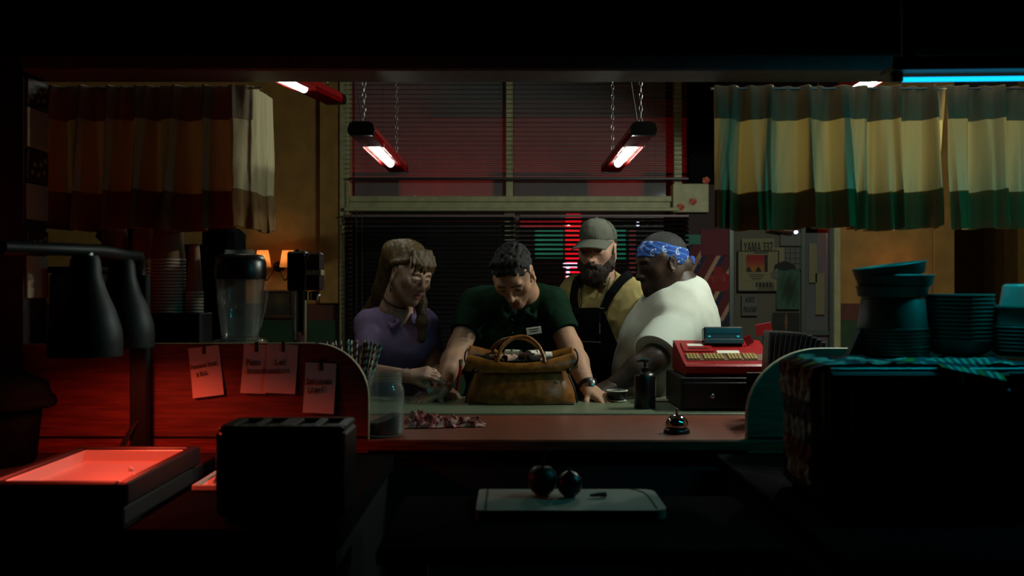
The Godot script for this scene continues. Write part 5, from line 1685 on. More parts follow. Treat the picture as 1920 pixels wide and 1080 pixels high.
# ---------------------------------------------------------------- smooth bodies
# A shape is a list of tapered capsules [a, b, ra, rb, k] and ellipsoids [centre, radii, k], joined with a smooth minimum,
# from which cut capsules are taken away and which planes [n, c] (keep dot(n, p) < c) end cleanly; meshed as surface nets.
class Shape:
	var A := PackedVector3Array()
	var B := PackedVector3Array()
	var RA := PackedFloat32Array()
	var RB := PackedFloat32Array()
	var K := PackedFloat32Array()
	var KIND := PackedInt32Array()   # 0 capsule, 1 ellipsoid, 2 cut capsule, 3 plane
	var X := []                      # ellipsoid: basis that turns into its own axes
	var wrinkle := 0.0
	var stretch := Vector3.ONE
	var noise: FastNoiseLite

	func cap(a: Vector3, b: Vector3, ra: float, rb: float, k := 0.02) -> Shape:
		A.append(a); B.append(b); RA.append(ra); RB.append(rb); K.append(k); KIND.append(0); X.append(null)
		return self

	func ball(c: Vector3, r: float, k := 0.02) -> Shape:
		return cap(c, c + Vector3(0, 0.0001, 0), r, r, k)

	func egg(c: Vector3, r: Vector3, k := 0.02, turn := Basis()) -> Shape:
		A.append(c); B.append(r); RA.append(maxf(r.x, maxf(r.y, r.z))); RB.append(0); K.append(k); KIND.append(1); X.append(turn.transposed())
		return self

	func cut(a: Vector3, b: Vector3, ra: float, rb: float, k := 0.01) -> Shape:
		A.append(a); B.append(b); RA.append(ra); RB.append(rb); K.append(k); KIND.append(2); X.append(null)
		return self

	func plane(n: Vector3, through: Vector3, k := 0.004) -> Shape:
		A.append(n.normalized()); B.append(through); RA.append(n.normalized().dot(through)); RB.append(0); K.append(k); KIND.append(3); X.append(null)
		return self

	func copy() -> Shape:
		var s := Shape.new()
		s.A = A.duplicate(); s.B = B.duplicate(); s.RA = RA.duplicate(); s.RB = RB.duplicate(); s.K = K.duplicate(); s.KIND = KIND.duplicate(); s.X = X.duplicate()
		return s

	func grown(r: float) -> Shape:
		var s := copy()
		for i in KIND.size():
			if KIND[i] == 0:
				s.RA[i] += r
				s.RB[i] += r
			elif KIND[i] == 1:
				s.B[i] += Vector3(r, r, r)
				s.RA[i] += r
		return s

	func one(i: int, p: Vector3) -> float:
		var kind := KIND[i]
		if kind == 0 or kind == 2:
			var a := A[i]
			var ba := B[i] - a
			var pa := p - a
			var h := clampf(pa.dot(ba) / ba.length_squared(), 0.0, 1.0)
			return (pa - ba * h).length() - lerpf(RA[i], RB[i], h)
		if kind == 1:
			var q: Vector3 = X[i] * (p - A[i])
			var r := B[i]
			var u := q / r
			var k0 := u.length()
			if k0 < 0.001:
				return -minf(r.x, minf(r.y, r.z))
			return k0 * (k0 - 1.0) / (u / r).length()
		return A[i].dot(p) - RA[i]

	func value(p: Vector3, list: PackedInt32Array) -> float:
		var d := 10.0
		for i in list:
			var e := one(i, p)
			var k := K[i]
			match KIND[i]:
				0, 1:
					var h := maxf(k - absf(d - e), 0.0) / k
					d = minf(d, e) - h * h * k * 0.25
				2:
					e = -e
					var h := maxf(k - absf(d - e), 0.0) / k
					d = maxf(d, e) + h * h * k * 0.25
				3:
					var h := maxf(k - absf(d - e), 0.0) / k
					d = maxf(d, e) + h * h * k * 0.25
		if wrinkle > 0.0 and absf(d) < 0.05:
			d += wrinkle * noise.get_noise_3dv(p * stretch)
		return d

	func fold(amount: float, s: Vector3, seed_: int, freq := 1.0) -> Shape:
		wrinkle = amount
		stretch = s
		noise = FastNoiseLite.new()
		noise.seed = seed_
		noise.frequency = freq
		noise.fractal_octaves = 2
		return self

	func mesh_into(out: MB, cell: float, t := Transform3D(), paint = null) -> void:
		var lo := Vector3(1e9, 1e9, 1e9)
		var hi := -lo
		for i in KIND.size():
			if KIND[i] == 0:
				var r := maxf(RA[i], RB[i])
				var e := Vector3(r, r, r)
				lo = lo.min(A[i] - e).min(B[i] - e)
				hi = hi.max(A[i] + e).max(B[i] + e)
			elif KIND[i] == 1:
				var e := Vector3(RA[i], RA[i], RA[i])
				lo = lo.min(A[i] - e)
				hi = hi.max(A[i] + e)
			elif KIND[i] == 3:
				# planes square to an axis trim the grid
				var n := A[i]
				for ax in 3:
					if n[ax] > 0.999:
						hi[ax] = minf(hi[ax], RA[i] + 0.01)
					elif n[ax] < -0.999:
						lo[ax] = maxf(lo[ax], -RA[i] - 0.01)
		var pad := Vector3.ONE * (cell * 2.0 + 0.012)
		lo -= pad
		hi += pad
		const BL := 6
		var nb := Vector3i(((hi - lo) / (cell * BL)).ceil())
		var nx := nb.x * BL + 1
		var ny := nb.y * BL + 1
		var nz := nb.z * BL + 1
		var val := PackedFloat32Array()
		val.resize(nx * ny * nz)
		val.fill(1e9)
		var vid := PackedInt32Array()
		vid.resize(nx * ny * nz)
		vid.fill(-1)
		var all := PackedInt32Array(range(KIND.size()))
		var radius := cell * BL * 0.87
		var active := []
		for bz in nb.z:
			for by in nb.y:
				for bx in nb.x:
					var c := lo + Vector3(bx + 0.5, by + 0.5, bz + 0.5) * (cell * BL)
					var list := PackedInt32Array()
					var near := 10.0
					for i in all:
						var e := one(i, c)
						if KIND[i] < 2:
							near = minf(near, e)
							if e < radius * (1.0 if KIND[i] == 0 else 1.8) + 0.06:
								list.append(i)
						elif KIND[i] == 2:
							if e < radius + 0.03:
								list.append(i)
						elif e > -radius - 0.03:
							list.append(i)
					if near > radius * 1.9 + 0.03 or list.is_empty():
						continue
					var dc := value(c, all)
					if absf(dc) > radius * 1.5 + 0.03:
						continue
					active.append([bx, by, bz])
					for k in BL + 1:
						for j in BL + 1:
							var row := ((bz * BL + k) * ny + by * BL + j) * nx + bx * BL
							for i in BL + 1:
								if val[row + i] > 1e8:
									val[row + i] = value(lo + Vector3(bx * BL + i, by * BL + j, bz * BL + k) * cell, list)
		var sy := nx
		var sz := nx * ny
		var offs := [0, 1, sy, sy + 1, sz, sz + 1, sz + sy, sz + sy + 1]
		var corner := [Vector3(0, 0, 0), Vector3(1, 0, 0), Vector3(0, 1, 0), Vector3(1, 1, 0), Vector3(0, 0, 1), Vector3(1, 0, 1), Vector3(0, 1, 1), Vector3(1, 1, 1)]
		var edges := [[0, 1], [2, 3], [4, 5], [6, 7], [0, 2], [1, 3], [4, 6], [5, 7], [0, 4], [1, 5], [2, 6], [3, 7]]
		var first := out.v.size()
		var cells := PackedInt32Array()
		var g := PackedFloat32Array()
		g.resize(8)
		for q in active:
			for k in BL:
				for j in BL:
					for i in BL:
						var x: int = q[0] * BL + i
						var y: int = q[1] * BL + j
						var z: int = q[2] * BL + k
						var at := (z * ny + y) * nx + x
						var neg := 0
						for c in 8:
							g[c] = val[at + offs[c]]
							if g[c] < 0.0:
								neg += 1
						if neg == 0 or neg == 8:
							continue
						var sum := Vector3.ZERO
						var n := 0
						for e in edges:
							var a := g[e[0]]
							var b := g[e[1]]
							if (a < 0.0) != (b < 0.0):
								var f := a / (a - b)
								sum += corner[e[0]].lerp(corner[e[1]], f)
								n += 1
						var p := lo + (Vector3(x, y, z) + sum / n) * cell
						vid[at] = out.v.size()
						cells.append(at)
						var col := Color.WHITE
						if paint != null:
							col = paint.call(p)
						out.add(p, Vector3.ZERO, Vector2.ZERO, col)
		# one quad round each crossed edge
		var tris := PackedInt32Array()
		for at in cells:
			var v0 := val[at]
			for ax in 3:
				var step: int = [1, sy, sz][ax]
				var u: int = [sy, sz, 1][ax]
				var w: int = [sz, 1, sy][ax]
				var v1 := val[at + step]
				if (v0 < 0.0) == (v1 < 0.0):
					continue
				var a := vid[at]
				var b := vid[at - u] if at - u >= 0 else -1
				var c := vid[at - u - w] if at - u - w >= 0 else -1
				var d := vid[at - w] if at - w >= 0 else -1
				if a < 0 or b < 0 or c < 0 or d < 0:
					continue
				if v0 < 0.0:
					tris.append_array([a, b, c, a, c, d])
				else:
					tris.append_array([a, c, b, a, d, c])
		for k in tris.size() / 3:
			var a := tris[k * 3]
			var b := tris[k * 3 + 1]
			var c := tris[k * 3 + 2]
			var fn := (out.v[b] - out.v[a]).cross(out.v[c] - out.v[a])
			out.n[a] += fn
			out.n[b] += fn
			out.n[c] += fn
		out.ix.append_array(tris)
		for i in range(first, out.v.size()):
			out.n[i] = (t.basis * out.n[i]).normalized()
			out.v[i] = t * out.v[i]


# a hand from its wrist: y runs along the palm to the fingers, z is the back of the hand, the thumb leaves towards x * side
func hand_shape(side: float, curl: Array, spread := 0.16, thumb := 0.5, size := 1.0) -> Shape:
	var s := Shape.new()
	var k := 0.012
	s.cap(Vector3(0, -0.03, 0), Vector3(0, 0.012, 0), 0.024 * size, 0.024 * size, 0.02)
	var xs := [0.030, 0.010, -0.010, -0.028]
	var len := [[0.042, 0.026, 0.020], [0.046, 0.029, 0.021], [0.043, 0.027, 0.020], [0.033, 0.021, 0.018]]
	var kn := [0.088, 0.092, 0.088, 0.080]
	for f in 4:
		var base := Vector3(xs[f] * side, kn[f], 0.0) * size
		s.cap(Vector3(xs[f] * side * 0.6, 0.008, 0.0) * size, base, 0.015 * size, 0.0125 * size, 0.016)
		var yaw: float = -(xs[f] * side) / 0.03 * spread
		var dir := Vector3(sin(-yaw), cos(yaw), 0)
		var p := base
		var bend := 0.0
		for j in 3:
			bend += curl[f] * [0.75, 1.0, 0.7][j]
			var d := Vector3(dir.x * cos(bend), dir.y * cos(bend), -sin(bend))
			var q: Vector3 = p + d * len[f][j] * size
			var r: float = [0.0102, 0.0092, 0.0082][j] * size
			s.cap(p, q, r, r * 0.92, 0.006)
			p = q
	var tb := Vector3(0.026 * side, 0.028, -0.006) * size
	s.cap(Vector3(0.012 * side, 0.006, 0) * size, tb, 0.016 * size, 0.015 * size, 0.014)
	var td := Vector3(sin(thumb) * side, cos(thumb), -0.30).normalized()
	var t1 := tb + td * 0.042 * size
	s.cap(tb, t1, 0.0135 * size, 0.0108 * size, 0.012)
	var td2 := (td + Vector3(-0.25 * side, 0.15, -0.35)).normalized()
	s.cap(t1, t1 + td2 * 0.030 * size, 0.0105 * size, 0.0085 * size, 0.006)
	return s


# the hand's axes from the direction of the fingers and the back of the hand
func hand_at(wrist: Vector3, fingers: Vector3, back: Vector3) -> Transform3D:
	var y := fingers.normalized()
	var z := (back - y * back.dot(y)).normalized()
	return Transform3D(Basis(y.cross(z), y, z), wrist)


# head: x to its left, y up, z where it looks; about 0.23 m from chin to crown
func head_shape(o := {}) -> Shape:
	var s := Shape.new()
	var w: float = o.get("wide", 1.0)
	var jaw: float = o.get("jaw", 1.0)
	s.egg(Vector3(0, 0.036, -0.014), Vector3(0.073 * w, 0.082, 0.094), 0.02)
	s.egg(Vector3(0, -0.022, 0.016), Vector3(0.063 * w, 0.085, 0.070), 0.03)
	for q in [-1.0, 1.0]:
		s.cap(Vector3(q * 0.053 * w, -0.040, -0.006), Vector3(q * 0.014, -0.094, 0.060), 0.024 * jaw, 0.018, 0.025)
		s.ball(Vector3(q * 0.043 * w, -0.016, 0.052), 0.022, 0.025)
		s.cap(Vector3(q * 0.062 * w, 0.03, 0.02), Vector3(q * 0.05, 0.0, 0.05), 0.014, 0.012, 0.03)
	s.ball(Vector3(0, -0.099, 0.066), 0.019 * jaw, 0.02)
	s.cap(Vector3(-0.036, 0.026, 0.074), Vector3(0.036, 0.026, 0.074), 0.0115, 0.0115, 0.02)
	s.cap(Vector3(0, -0.05, 0.074), Vector3(0, -0.084, 0.070), 0.020, 0.016, 0.02)
	# neck inside the collar
	s.cap(Vector3(0, -0.05, -0.03), Vector3(0, -0.17, -0.045), o.get("neck", 0.054), o.get("neck", 0.054) * 1.06, 0.025)
	for q in [-1.0, 1.0]:
		s.cut(Vector3(q * 0.030, 0.004, 0.099), Vector3(q * 0.036, 0.003, 0.096), 0.0165, 0.0165, 0.014)
		s.ball(Vector3(q * 0.031, 0.002, 0.0745), 0.0125, 0.003)
		# lids, lowered
		s.cap(Vector3(q * 0.017, 0.005, 0.0845), Vector3(q * 0.044, 0.004, 0.079), 0.0048, 0.0045, 0.005)
		s.cap(Vector3(q * 0.018, -0.006, 0.083), Vector3(q * 0.043, -0.006, 0.078), 0.0038, 0.0035, 0.006)
	var nz: float = o.get("nose", 1.0)
	s.cap(Vector3(0, 0.020, 0.081), Vector3(0, -0.028, 0.103 * nz), 0.0075, 0.0095, 0.010)
	s.ball(Vector3(0, -0.031, 0.103 * nz), 0.0115, 0.008)
	for q in [-1.0, 1.0]:
		s.ball(Vector3(q * 0.0125, -0.035, 0.091), 0.0090, 0.008)
		s.cut(Vector3(q * 0.0065, -0.044, 0.098), Vector3(q * 0.0075, -0.038, 0.095), 0.0032, 0.0028, 0.003)
	s.cap(Vector3(-0.019, -0.0615, 0.082), Vector3(0.0, -0.0590, 0.0900), 0.0048, 0.0062, 0.006)
	s.cap(Vector3(0.019, -0.0615, 0.082), Vector3(0.0, -0.0590, 0.0900), 0.0048, 0.0062, 0.006)
	s.cap(Vector3(-0.016, -0.0715, 0.082), Vector3(0.016, -0.0715, 0.082), 0.0070, 0.0070, 0.006)
	s.cap(Vector3(0, -0.0715, 0.086), Vector3(0, -0.0716, 0.086), 0.0068, 0.0068, 0.006)
	s.cut(Vector3(-0.023, -0.0655, 0.0965), Vector3(0.023, -0.0655, 0.0965), 0.0062, 0.0062, 0.003)
	for q in [-1.0, 1.0]:
		if o.get("ears", true):
			var e := Vector3(q * 0.0745 * w, -0.002, -0.012)
			var tilt := Basis(Vector3.UP, q * 0.35) * Basis(Vector3.RIGHT, -0.15)
			s.egg(e, Vector3(0.0085, 0.032, 0.0185), 0.006, tilt)
			s.cut(e + Vector3(q * 0.010, 0.004, 0.003), e + Vector3(q * 0.010, -0.012, 0.006), 0.0085, 0.006, 0.006)
			s.cap(e + tilt * Vector3(q * 0.004, 0.012, -0.016), e + tilt * Vector3(q * 0.005, 0.030, -0.002), 0.0042, 0.0042, 0.004)
			s.cap(e + tilt * Vector3(q * 0.005, 0.030, -0.002), e + tilt * Vector3(q * 0.004, 0.022, 0.012), 0.0042, 0.0038, 0.004)
			s.ball(e + Vector3(0, -0.028, 0.006), 0.0085, 0.008)
	return s


func face_paint(skin: Color, o := {}) -> Callable:
	# colours of a face: brows, lips, the white and iris of the eyes, stubble or beard shadow
	var lip: Color = o.get("lip", skin * Color(0.75, 0.48, 0.48))
	var brow: Color = o.get("brow", Color(0.02, 0.015, 0.01))
	var stubble: float = o.get("stubble", 0.0)
	var sc := Color(0.20, 0.18, 0.16)
	return func(p: Vector3) -> Color:
		var c := skin
		var ax := absf(p.x)
		if p.z > 0.03:
			if stubble > 0.0 and p.y < -0.03:
				var m := clampf((-0.035 - p.y) / 0.02, 0, 1) * stubble
				c = c.lerp(Color(0.03, 0.025, 0.02), m)
			if p.y > -0.080 and p.y < -0.052 and ax < 0.024 - absf(p.y + 0.066) * 0.55 and p.z > 0.075:
				c = lip
			if ax > 0.012 and ax < 0.052 and absf(p.y - (0.0245 - (ax - 0.03) * (ax - 0.03) * 6.0)) < 0.0042:
				c = brow
			if absf(p.y + 0.0012) < 0.0030 and ax > 0.0185 and ax < 0.0430 and p.z > 0.078:
				c = sc
				if absf(ax - 0.031) < 0.0058:
					c = Color(0.02, 0.014, 0.01)
			elif absf(p.y - 0.0045) < 0.0028 and ax > 0.017 and ax < 0.045 and p.z > 0.078:
				c = brow.lerp(skin, 0.35)
		return c


func skin_material(called: String) -> StandardMaterial3D:
	var m := mat(called, Color.WHITE, 0.52, 0.0, 0.4)
	m.vertex_color_use_as_albedo = true
	m.subsurf_scatter_enabled = true
	m.subsurf_scatter_strength = 0.12
	return m


func cloth_material(called: String, c: Color, rough := 0.92) -> StandardMaterial3D:
	var m := textured(called, c, rough, M.weave_tex, Vector3(14, 14, 14), false)
	m.metallic_specular = 0.25
	return m


func shaped(parent: Node3D, called: String, s: Shape, cell: float, m: Material, t := Transform3D()) -> MeshInstance3D:
	var b := MB.new()
	s.mesh_into(b, cell, t)
	return part(parent, called, b.mesh(), m)


# looking: yaw to the picture's right is positive, pitch down is positive, roll
func head_turn(yaw: float, pitch: float, roll := 0.0) -> Basis:
	return Basis(Vector3.UP, deg_to_rad(yaw)) * Basis(Vector3.RIGHT, deg_to_rad(pitch)) * Basis(Vector3(0, 0, 1), deg_to_rad(roll))


# ---------------------------------------------------------------- people
func H(t: Transform3D, x: float, y: float, z: float) -> Vector3:
	return t * Vector3(x, y, z)


func person(label: String, where: Vector3) -> Node3D:
	return thing("person", label, "person", Vector3(where.x, 0, where.z))


func wear(p: Node3D, called: String, s: Shape, cell: float, m: Material, label := "") -> MeshInstance3D:
	var o := shaped(p, called, s, cell, m)
	o.position = -p.position
	if label:
		o.set_meta("label", label)
	return o


func add_part(p: Node3D, called: String, m: Mesh, mt: Material, where := Vector3.ZERO, turn := Basis()) -> MeshInstance3D:
	return part(p, called, m, mt, where - p.position, turn)


func legs(p: Node3D, hip_l: Vector3, hip_r: Vector3, m: Material, thick := 1.0) -> void:
	var s := Shape.new()
	var shoe := Shape.new()
	s.cap(hip_l + Vector3(0, 0.03, 0), hip_r + Vector3(0, 0.03, 0), 0.115 * thick, 0.115 * thick, 0.05)
	for q in [[hip_l, -0.05], [hip_r, 0.05]]:
		var h: Vector3 = q[0]
		var foot := Vector3(h.x + q[1], 0.10, h.z)
		var knee := h.lerp(foot, 0.5) + Vector3(0, 0, 0.02)
		s.cap(h, knee, 0.095 * thick, 0.070 * thick, 0.04)
		s.cap(knee, foot, 0.070 * thick, 0.055 * thick, 0.02)
		shoe.cap(Vector3(foot.x, 0.045, foot.z - 0.05), Vector3(foot.x + q[1] * 0.4, 0.040, foot.z + 0.15), 0.044, 0.038, 0.02)
	wear(p, "trousers", s, 0.022, m)
	wear(p, "shoes", shoe, 0.016, M.black_plastic)


func woman() -> void:
	var skin := Color(0.46, 0.27, 0.19)
	var sm := skin_material("skin_fair")
	var purple := cloth_material("purple_pique", Color(0.56, 0.46, 0.62))
	mat("jeans", Color(0.06, 0.07, 0.11), 0.9)
	var t := person("woman in a lilac polo shirt with long fair hair, leaning on the counter", at(745, 700, 4.55))
	var neck := at(750, 590, 4.46)
	var sh_r := at(694, 610, 4.43)
	var sh_l := at(792, 608, 4.50)
	var el_r := at(690, 697, 4.27)
	var wr_r := at(768, 705, 4.07)
	var el_l := at(816, 692, 4.42)
	var wr_l := at(826, 722, 4.18)
	var head := Transform3D(head_turn(46, 20, -4) * Basis.from_scale(Vector3.ONE * 1.03), at(767, 514, 4.37))
	var torso := Shape.new()
	torso.cap(at(708, 616, 4.47), at(786, 615, 4.50), 0.070, 0.068, 0.06)
	torso.cap(at(716, 650, 4.44), at(778, 650, 4.46), 0.088, 0.088, 0.06)
	torso.cap(at(717, 700, 4.50), at(778, 700, 4.52), 0.078, 0.078, 0.06)
	torso.cap(at(712, 760, 4.56), at(786, 760, 4.57), 0.110, 0.110, 0.06)
	torso.cap(neck + Vector3(0, -0.02, 0), sh_r, 0.050, 0.050, 0.05)
	torso.cap(neck + Vector3(0, -0.02, 0), sh_l, 0.050, 0.048, 0.05)
	var body := torso.copy()
	body.cap(sh_r, el_r, 0.048, 0.038, 0.03).cap(el_r, wr_r, 0.038, 0.025, 0.02)
	body.cap(sh_l, el_l, 0.048, 0.037, 0.03).cap(el_l, wr_l, 0.037, 0.025, 0.02)
	body.cap(H(head, 0, -0.10, -0.04), neck + Vector3(0, -0.03, 0), 0.050, 0.056, 0.03)
	var b := MB.new()
	var flesh := func(_p): return skin
	body.mesh_into(b, 0.012, Transform3D(), flesh)
	head_shape({"wide": 0.94, "jaw": 0.9, "neck": 0.048}).mesh_into(b, 0.0036, head, face_paint(skin, {"lip": Color(0.34, 0.12, 0.10), "brow": Color(0.13, 0.085, 0.055)}))
	hand_shape(1.0, [0.35, 0.62, 0.8, 0.85], 0.12, 0.55, 0.92).mesh_into(b, 0.0042, hand_at(wr_r, Vector3(0.85, 0.18, 0.42), Vector3(-0.1, 0.8, 0.6)), flesh)
	hand_shape(-1.0, [0.5, 0.6, 0.7, 0.7], 0.1, 0.5, 0.9).mesh_into(b, 0.0045, hand_at(wr_l, Vector3(0.45, -0.35, 0.45), Vector3(0.2, 1.0, 0.3)), flesh)
	add_part(t, "body", b.mesh(true), sm)
	# polo shirt
	var shirt := torso.grown(0.012)
	shirt.cap(sh_r, sh_r.lerp(el_r, 0.36), 0.060, 0.060, 0.03)
	shirt.cap(sh_l, sh_l.lerp(el_l, 0.36), 0.058, 0.058, 0.03)
	shirt.cut(H(head, 0, -0.10, -0.03), neck + Vector3(0, 0.0, 0.01), 0.050, 0.058, 0.008)
	shirt.cut(neck + Vector3(0.02, 0.01, 0.06), neck + Vector3(0.045, -0.085, 0.10), 0.030, 0.012, 0.006)
	var n_r := (el_r - sh_r).normalized()
	shirt.plane(Vector3(0, -1, 0), Vector3(0, 0.92, 0))
	shirt.fold(0.006, Vector3(16, 10, 16), 3)
	var so := wear(t, "polo_shirt", shirt, 0.010, purple)
	# cuffs keep the sleeve ends clean
	for q in [[sh_r, el_r, 0.34, 0.062], [sh_l, el_l, 0.34, 0.060]]:
		var c: Vector3 = q[0].lerp(q[1], q[2])
		var dirn: Vector3 = (q[1] - q[0]).normalized()
		part(so, "cuff", tubed([c - dirn * 0.012, c + dirn * 0.052, c + dirn * 0.064], [q[3] + 0.001, q[3] + 0.001, q[3] - 0.003], 26), purple)
	var fw := Vector3(0.38, 0, 0.92).normalized()
	var rt := Vector3(0.92, 0, -0.38)
	var col := Shape.new()
	var cp := func(x, y, z): return neck + rt * x + Vector3(0, y, 0) + fw * z
	for q in [-1.0, 1.0]:
		col.cap(cp.call(0, 0.020, -0.062), cp.call(q * 0.056, 0.018, -0.030), 0.012, 0.012, 0.012)
		col.cap(cp.call(q * 0.056, 0.018, -0.030), cp.call(q * 0.058, 0.0, 0.035), 0.012, 0.012, 0.012)
		col.cap(cp.call(q * 0.058, 0.0, 0.035), cp.call(q * 0.030, -0.030, 0.082), 0.012, 0.010, 0.012)
		col.cap(cp.call(q * 0.068, -0.010, 0.030), cp.call(q * 0.062, -0.050, 0.088), 0.010, 0.008, 0.016)
		col.cap(cp.call(q * 0.030, -0.030, 0.082), cp.call(q * 0.062, -0.052, 0.090), 0.008, 0.006, 0.014)
	wear(t, "collar", col, 0.006, purple)
	var plq := cp.call(0.012, -0.10, 0.108)
	for k in 2:
		add_part(t, "button", lathed([V(0, -0.001), V(0.005, 0), V(0.004, 0.002), V(0, 0.0025)], 12), M.edge_wood, plq + Vector3(0, -0.03 * k, 0.012 - 0.004 * k), Basis(Vector3.RIGHT, PI / 2))
	legs(t, at(722, 790, 4.60), at(776, 790, 4.60), M.jeans)
	# hair: crown with a lifted half-up top, fringe, the long fall behind and a lock in front
	var hm := textured("fair_hair", Color(0.33, 0.24, 0.10), 0.6, M.weave_tex, Vector3(30, 3, 30), false)
	var hair := Shape.new()
	hair.egg(H(head, 0, 0.044, -0.026), Vector3(0.077, 0.083, 0.094), 0.02, head.basis.orthonormalized())
	hair.egg(H(head, 0, 0.094, -0.040), Vector3(0.055, 0.042, 0.062), 0.03, head.basis.orthonormalized())
	hair.cut(H(head, 0, -0.05, 0.10), H(head, 0, 0.0, 0.125), 0.088, 0.080, 0.008)
	hair.cut(H(head, -0.07, -0.045, 0.045), H(head, -0.085, -0.02, 0.02), 0.040, 0.020, 0.01)
	for k in 9:
		var x := -0.060 + 0.015 * k
		var fall := 0.010 + 0.010 * absf(sin(k * 2.1))
		hair.cap(H(head, x * 0.75, 0.108, 0.040), H(head, x, 0.066, 0.088 - x * x * 5.0), 0.013, 0.008, 0.012)
		hair.cap(H(head, x, 0.066, 0.088 - x * x * 5.0), H(head, x * 1.04, 0.046 - fall * 0.8, 0.092 - x * x * 6.5), 0.007, 0.0035, 0.006)
	hair.cap(H(head, 0.066, 0.05, 0.045), H(head, 0.074, -0.035, 0.048), 0.012, 0.007, 0.012)
	hair.cap(H(head, -0.064, 0.06, 0.030), H(head, -0.078, 0.03, -0.03), 0.014, 0.014, 0.012)
	hair.cap(H(head, -0.03, 0.06, -0.10), at(722, 545, 4.47), 0.050, 0.050, 0.04)
	hair.cap(H(head, 0.03, 0.04, -0.09), at(735, 560, 4.50), 0.045, 0.045, 0.04)
	hair.cap(at(722, 545, 4.47), at(692, 592, 4.53), 0.046, 0.036, 0.03)
	hair.cap(at(735, 560, 4.50), at(712, 612, 4.56), 0.045, 0.036, 0.03)
	hair.cap(at(692, 592, 4.53), at(668, 650, 4.55), 0.034, 0.016, 0.03)
	hair.cap(at(712, 612, 4.56), at(690, 660, 4.58), 0.034, 0.018, 0.03)
	hair.cap(H(head, 0.072, 0.01, -0.03), at(789, 570, 4.37), 0.026, 0.022, 0.03)
	hair.cap(at(789, 570, 4.37), at(791, 606, 4.335), 0.022, 0.021, 0.03)
	hair.cap(at(791, 606, 4.335), at(790, 636, 4.330), 0.021, 0.017, 0.02)
	hair.fold(0.0065, Vector3(70, 9, 70), 5)
	wear(t, "hair", hair, 0.0062, hm)
	mat("clip_brown", Color(0.12, 0.08, 0.05), 0.3)
	add_part(t, "hair_clip", tubed([H(head, -0.05, 0.085, -0.075), H(head, 0, 0.115, -0.085), H(head, 0.05, 0.085, -0.075)], 0.010, 10, 0.6), M.clip_brown)
	mat("choker", Color(0.02, 0.012, 0.012), 0.6)
	var ring := []
	for k in 25:
		var a := TAU * k / 24.0
		ring.append(H(head, sin(a) * 0.054, -0.132 - 0.012 * cos(a), -0.034 + cos(a) * 0.056))
	add_part(t, "choker", tubed(ring, 0.0034, 8), M.choker)
	var ear := H(head, -0.076, -0.045, -0.006)
	var er := add_part(t, "earring", lathed([V(0.004, -0.045), V(0.007, -0.04), V(0.006, -0.022), V(0.003, -0.004), V(0, 0.0)], 14), M.chrome, ear)
	part(er, "stud", lathed([V(0, -0.004), V(0.005, 0), V(0, 0.006)], 12), M.chrome)
	add_part(t, "ring", lathed([V(0.0098, -0.002), V(0.0108, 0), V(0.0098, 0.002)], 16), M.chrome, at(799, 700, 4.045), Basis(Vector3(0, 0, 1), 0.9))
	var br := []
	for k in 17:
		var a := TAU * k / 16.0
		var ax := (wr_r - el_r).normalized()
		var u := ax.cross(Vector3.UP).normalized()
		br.append(wr_r - ax * 0.02 + (u * cos(a) + ax.cross(u) * sin(a)) * 0.029)
	add_part(t, "bracelet", tubed(br, 0.002, 6), M.chrome)
	# what she holds
	var slip := thing("paper_slip", "small pale paper slip hanging from the woman's fingers", "paper slip", at(806, 731, 4.03))
	var pb := MB.new()
	pb.sheet(func(s, u): return Vector3((s - 0.5) * 0.026 - 0.018 + 0.036 * u, 0.036 - 0.072 * u, 0.006 * sin(u * 5.0 + s * 2.0)), 6, 12)
	part(slip, "paper", pb.mesh(), M.white_paper)
	mat("red_plastic", Color(0.45, 0.03, 0.04), 0.4)
	var mk := thing("red_marker", "thin red marker standing beside the bag, near the woman's hand", "marker", Vector3(at(858, 0, 4.16).x, COUNTER, -4.16))
	part(mk, "barrel", tubed([Vector3(-0.008, 0.0, 0), Vector3(0.012, 0.13, -0.01)], 0.007, 12), M.red_plastic)
	part(mk, "cap", tubed([Vector3(0.012, 0.13, -0.01), Vector3(0.0165, 0.155, -0.013)], 0.006, 12), M.cream_print)


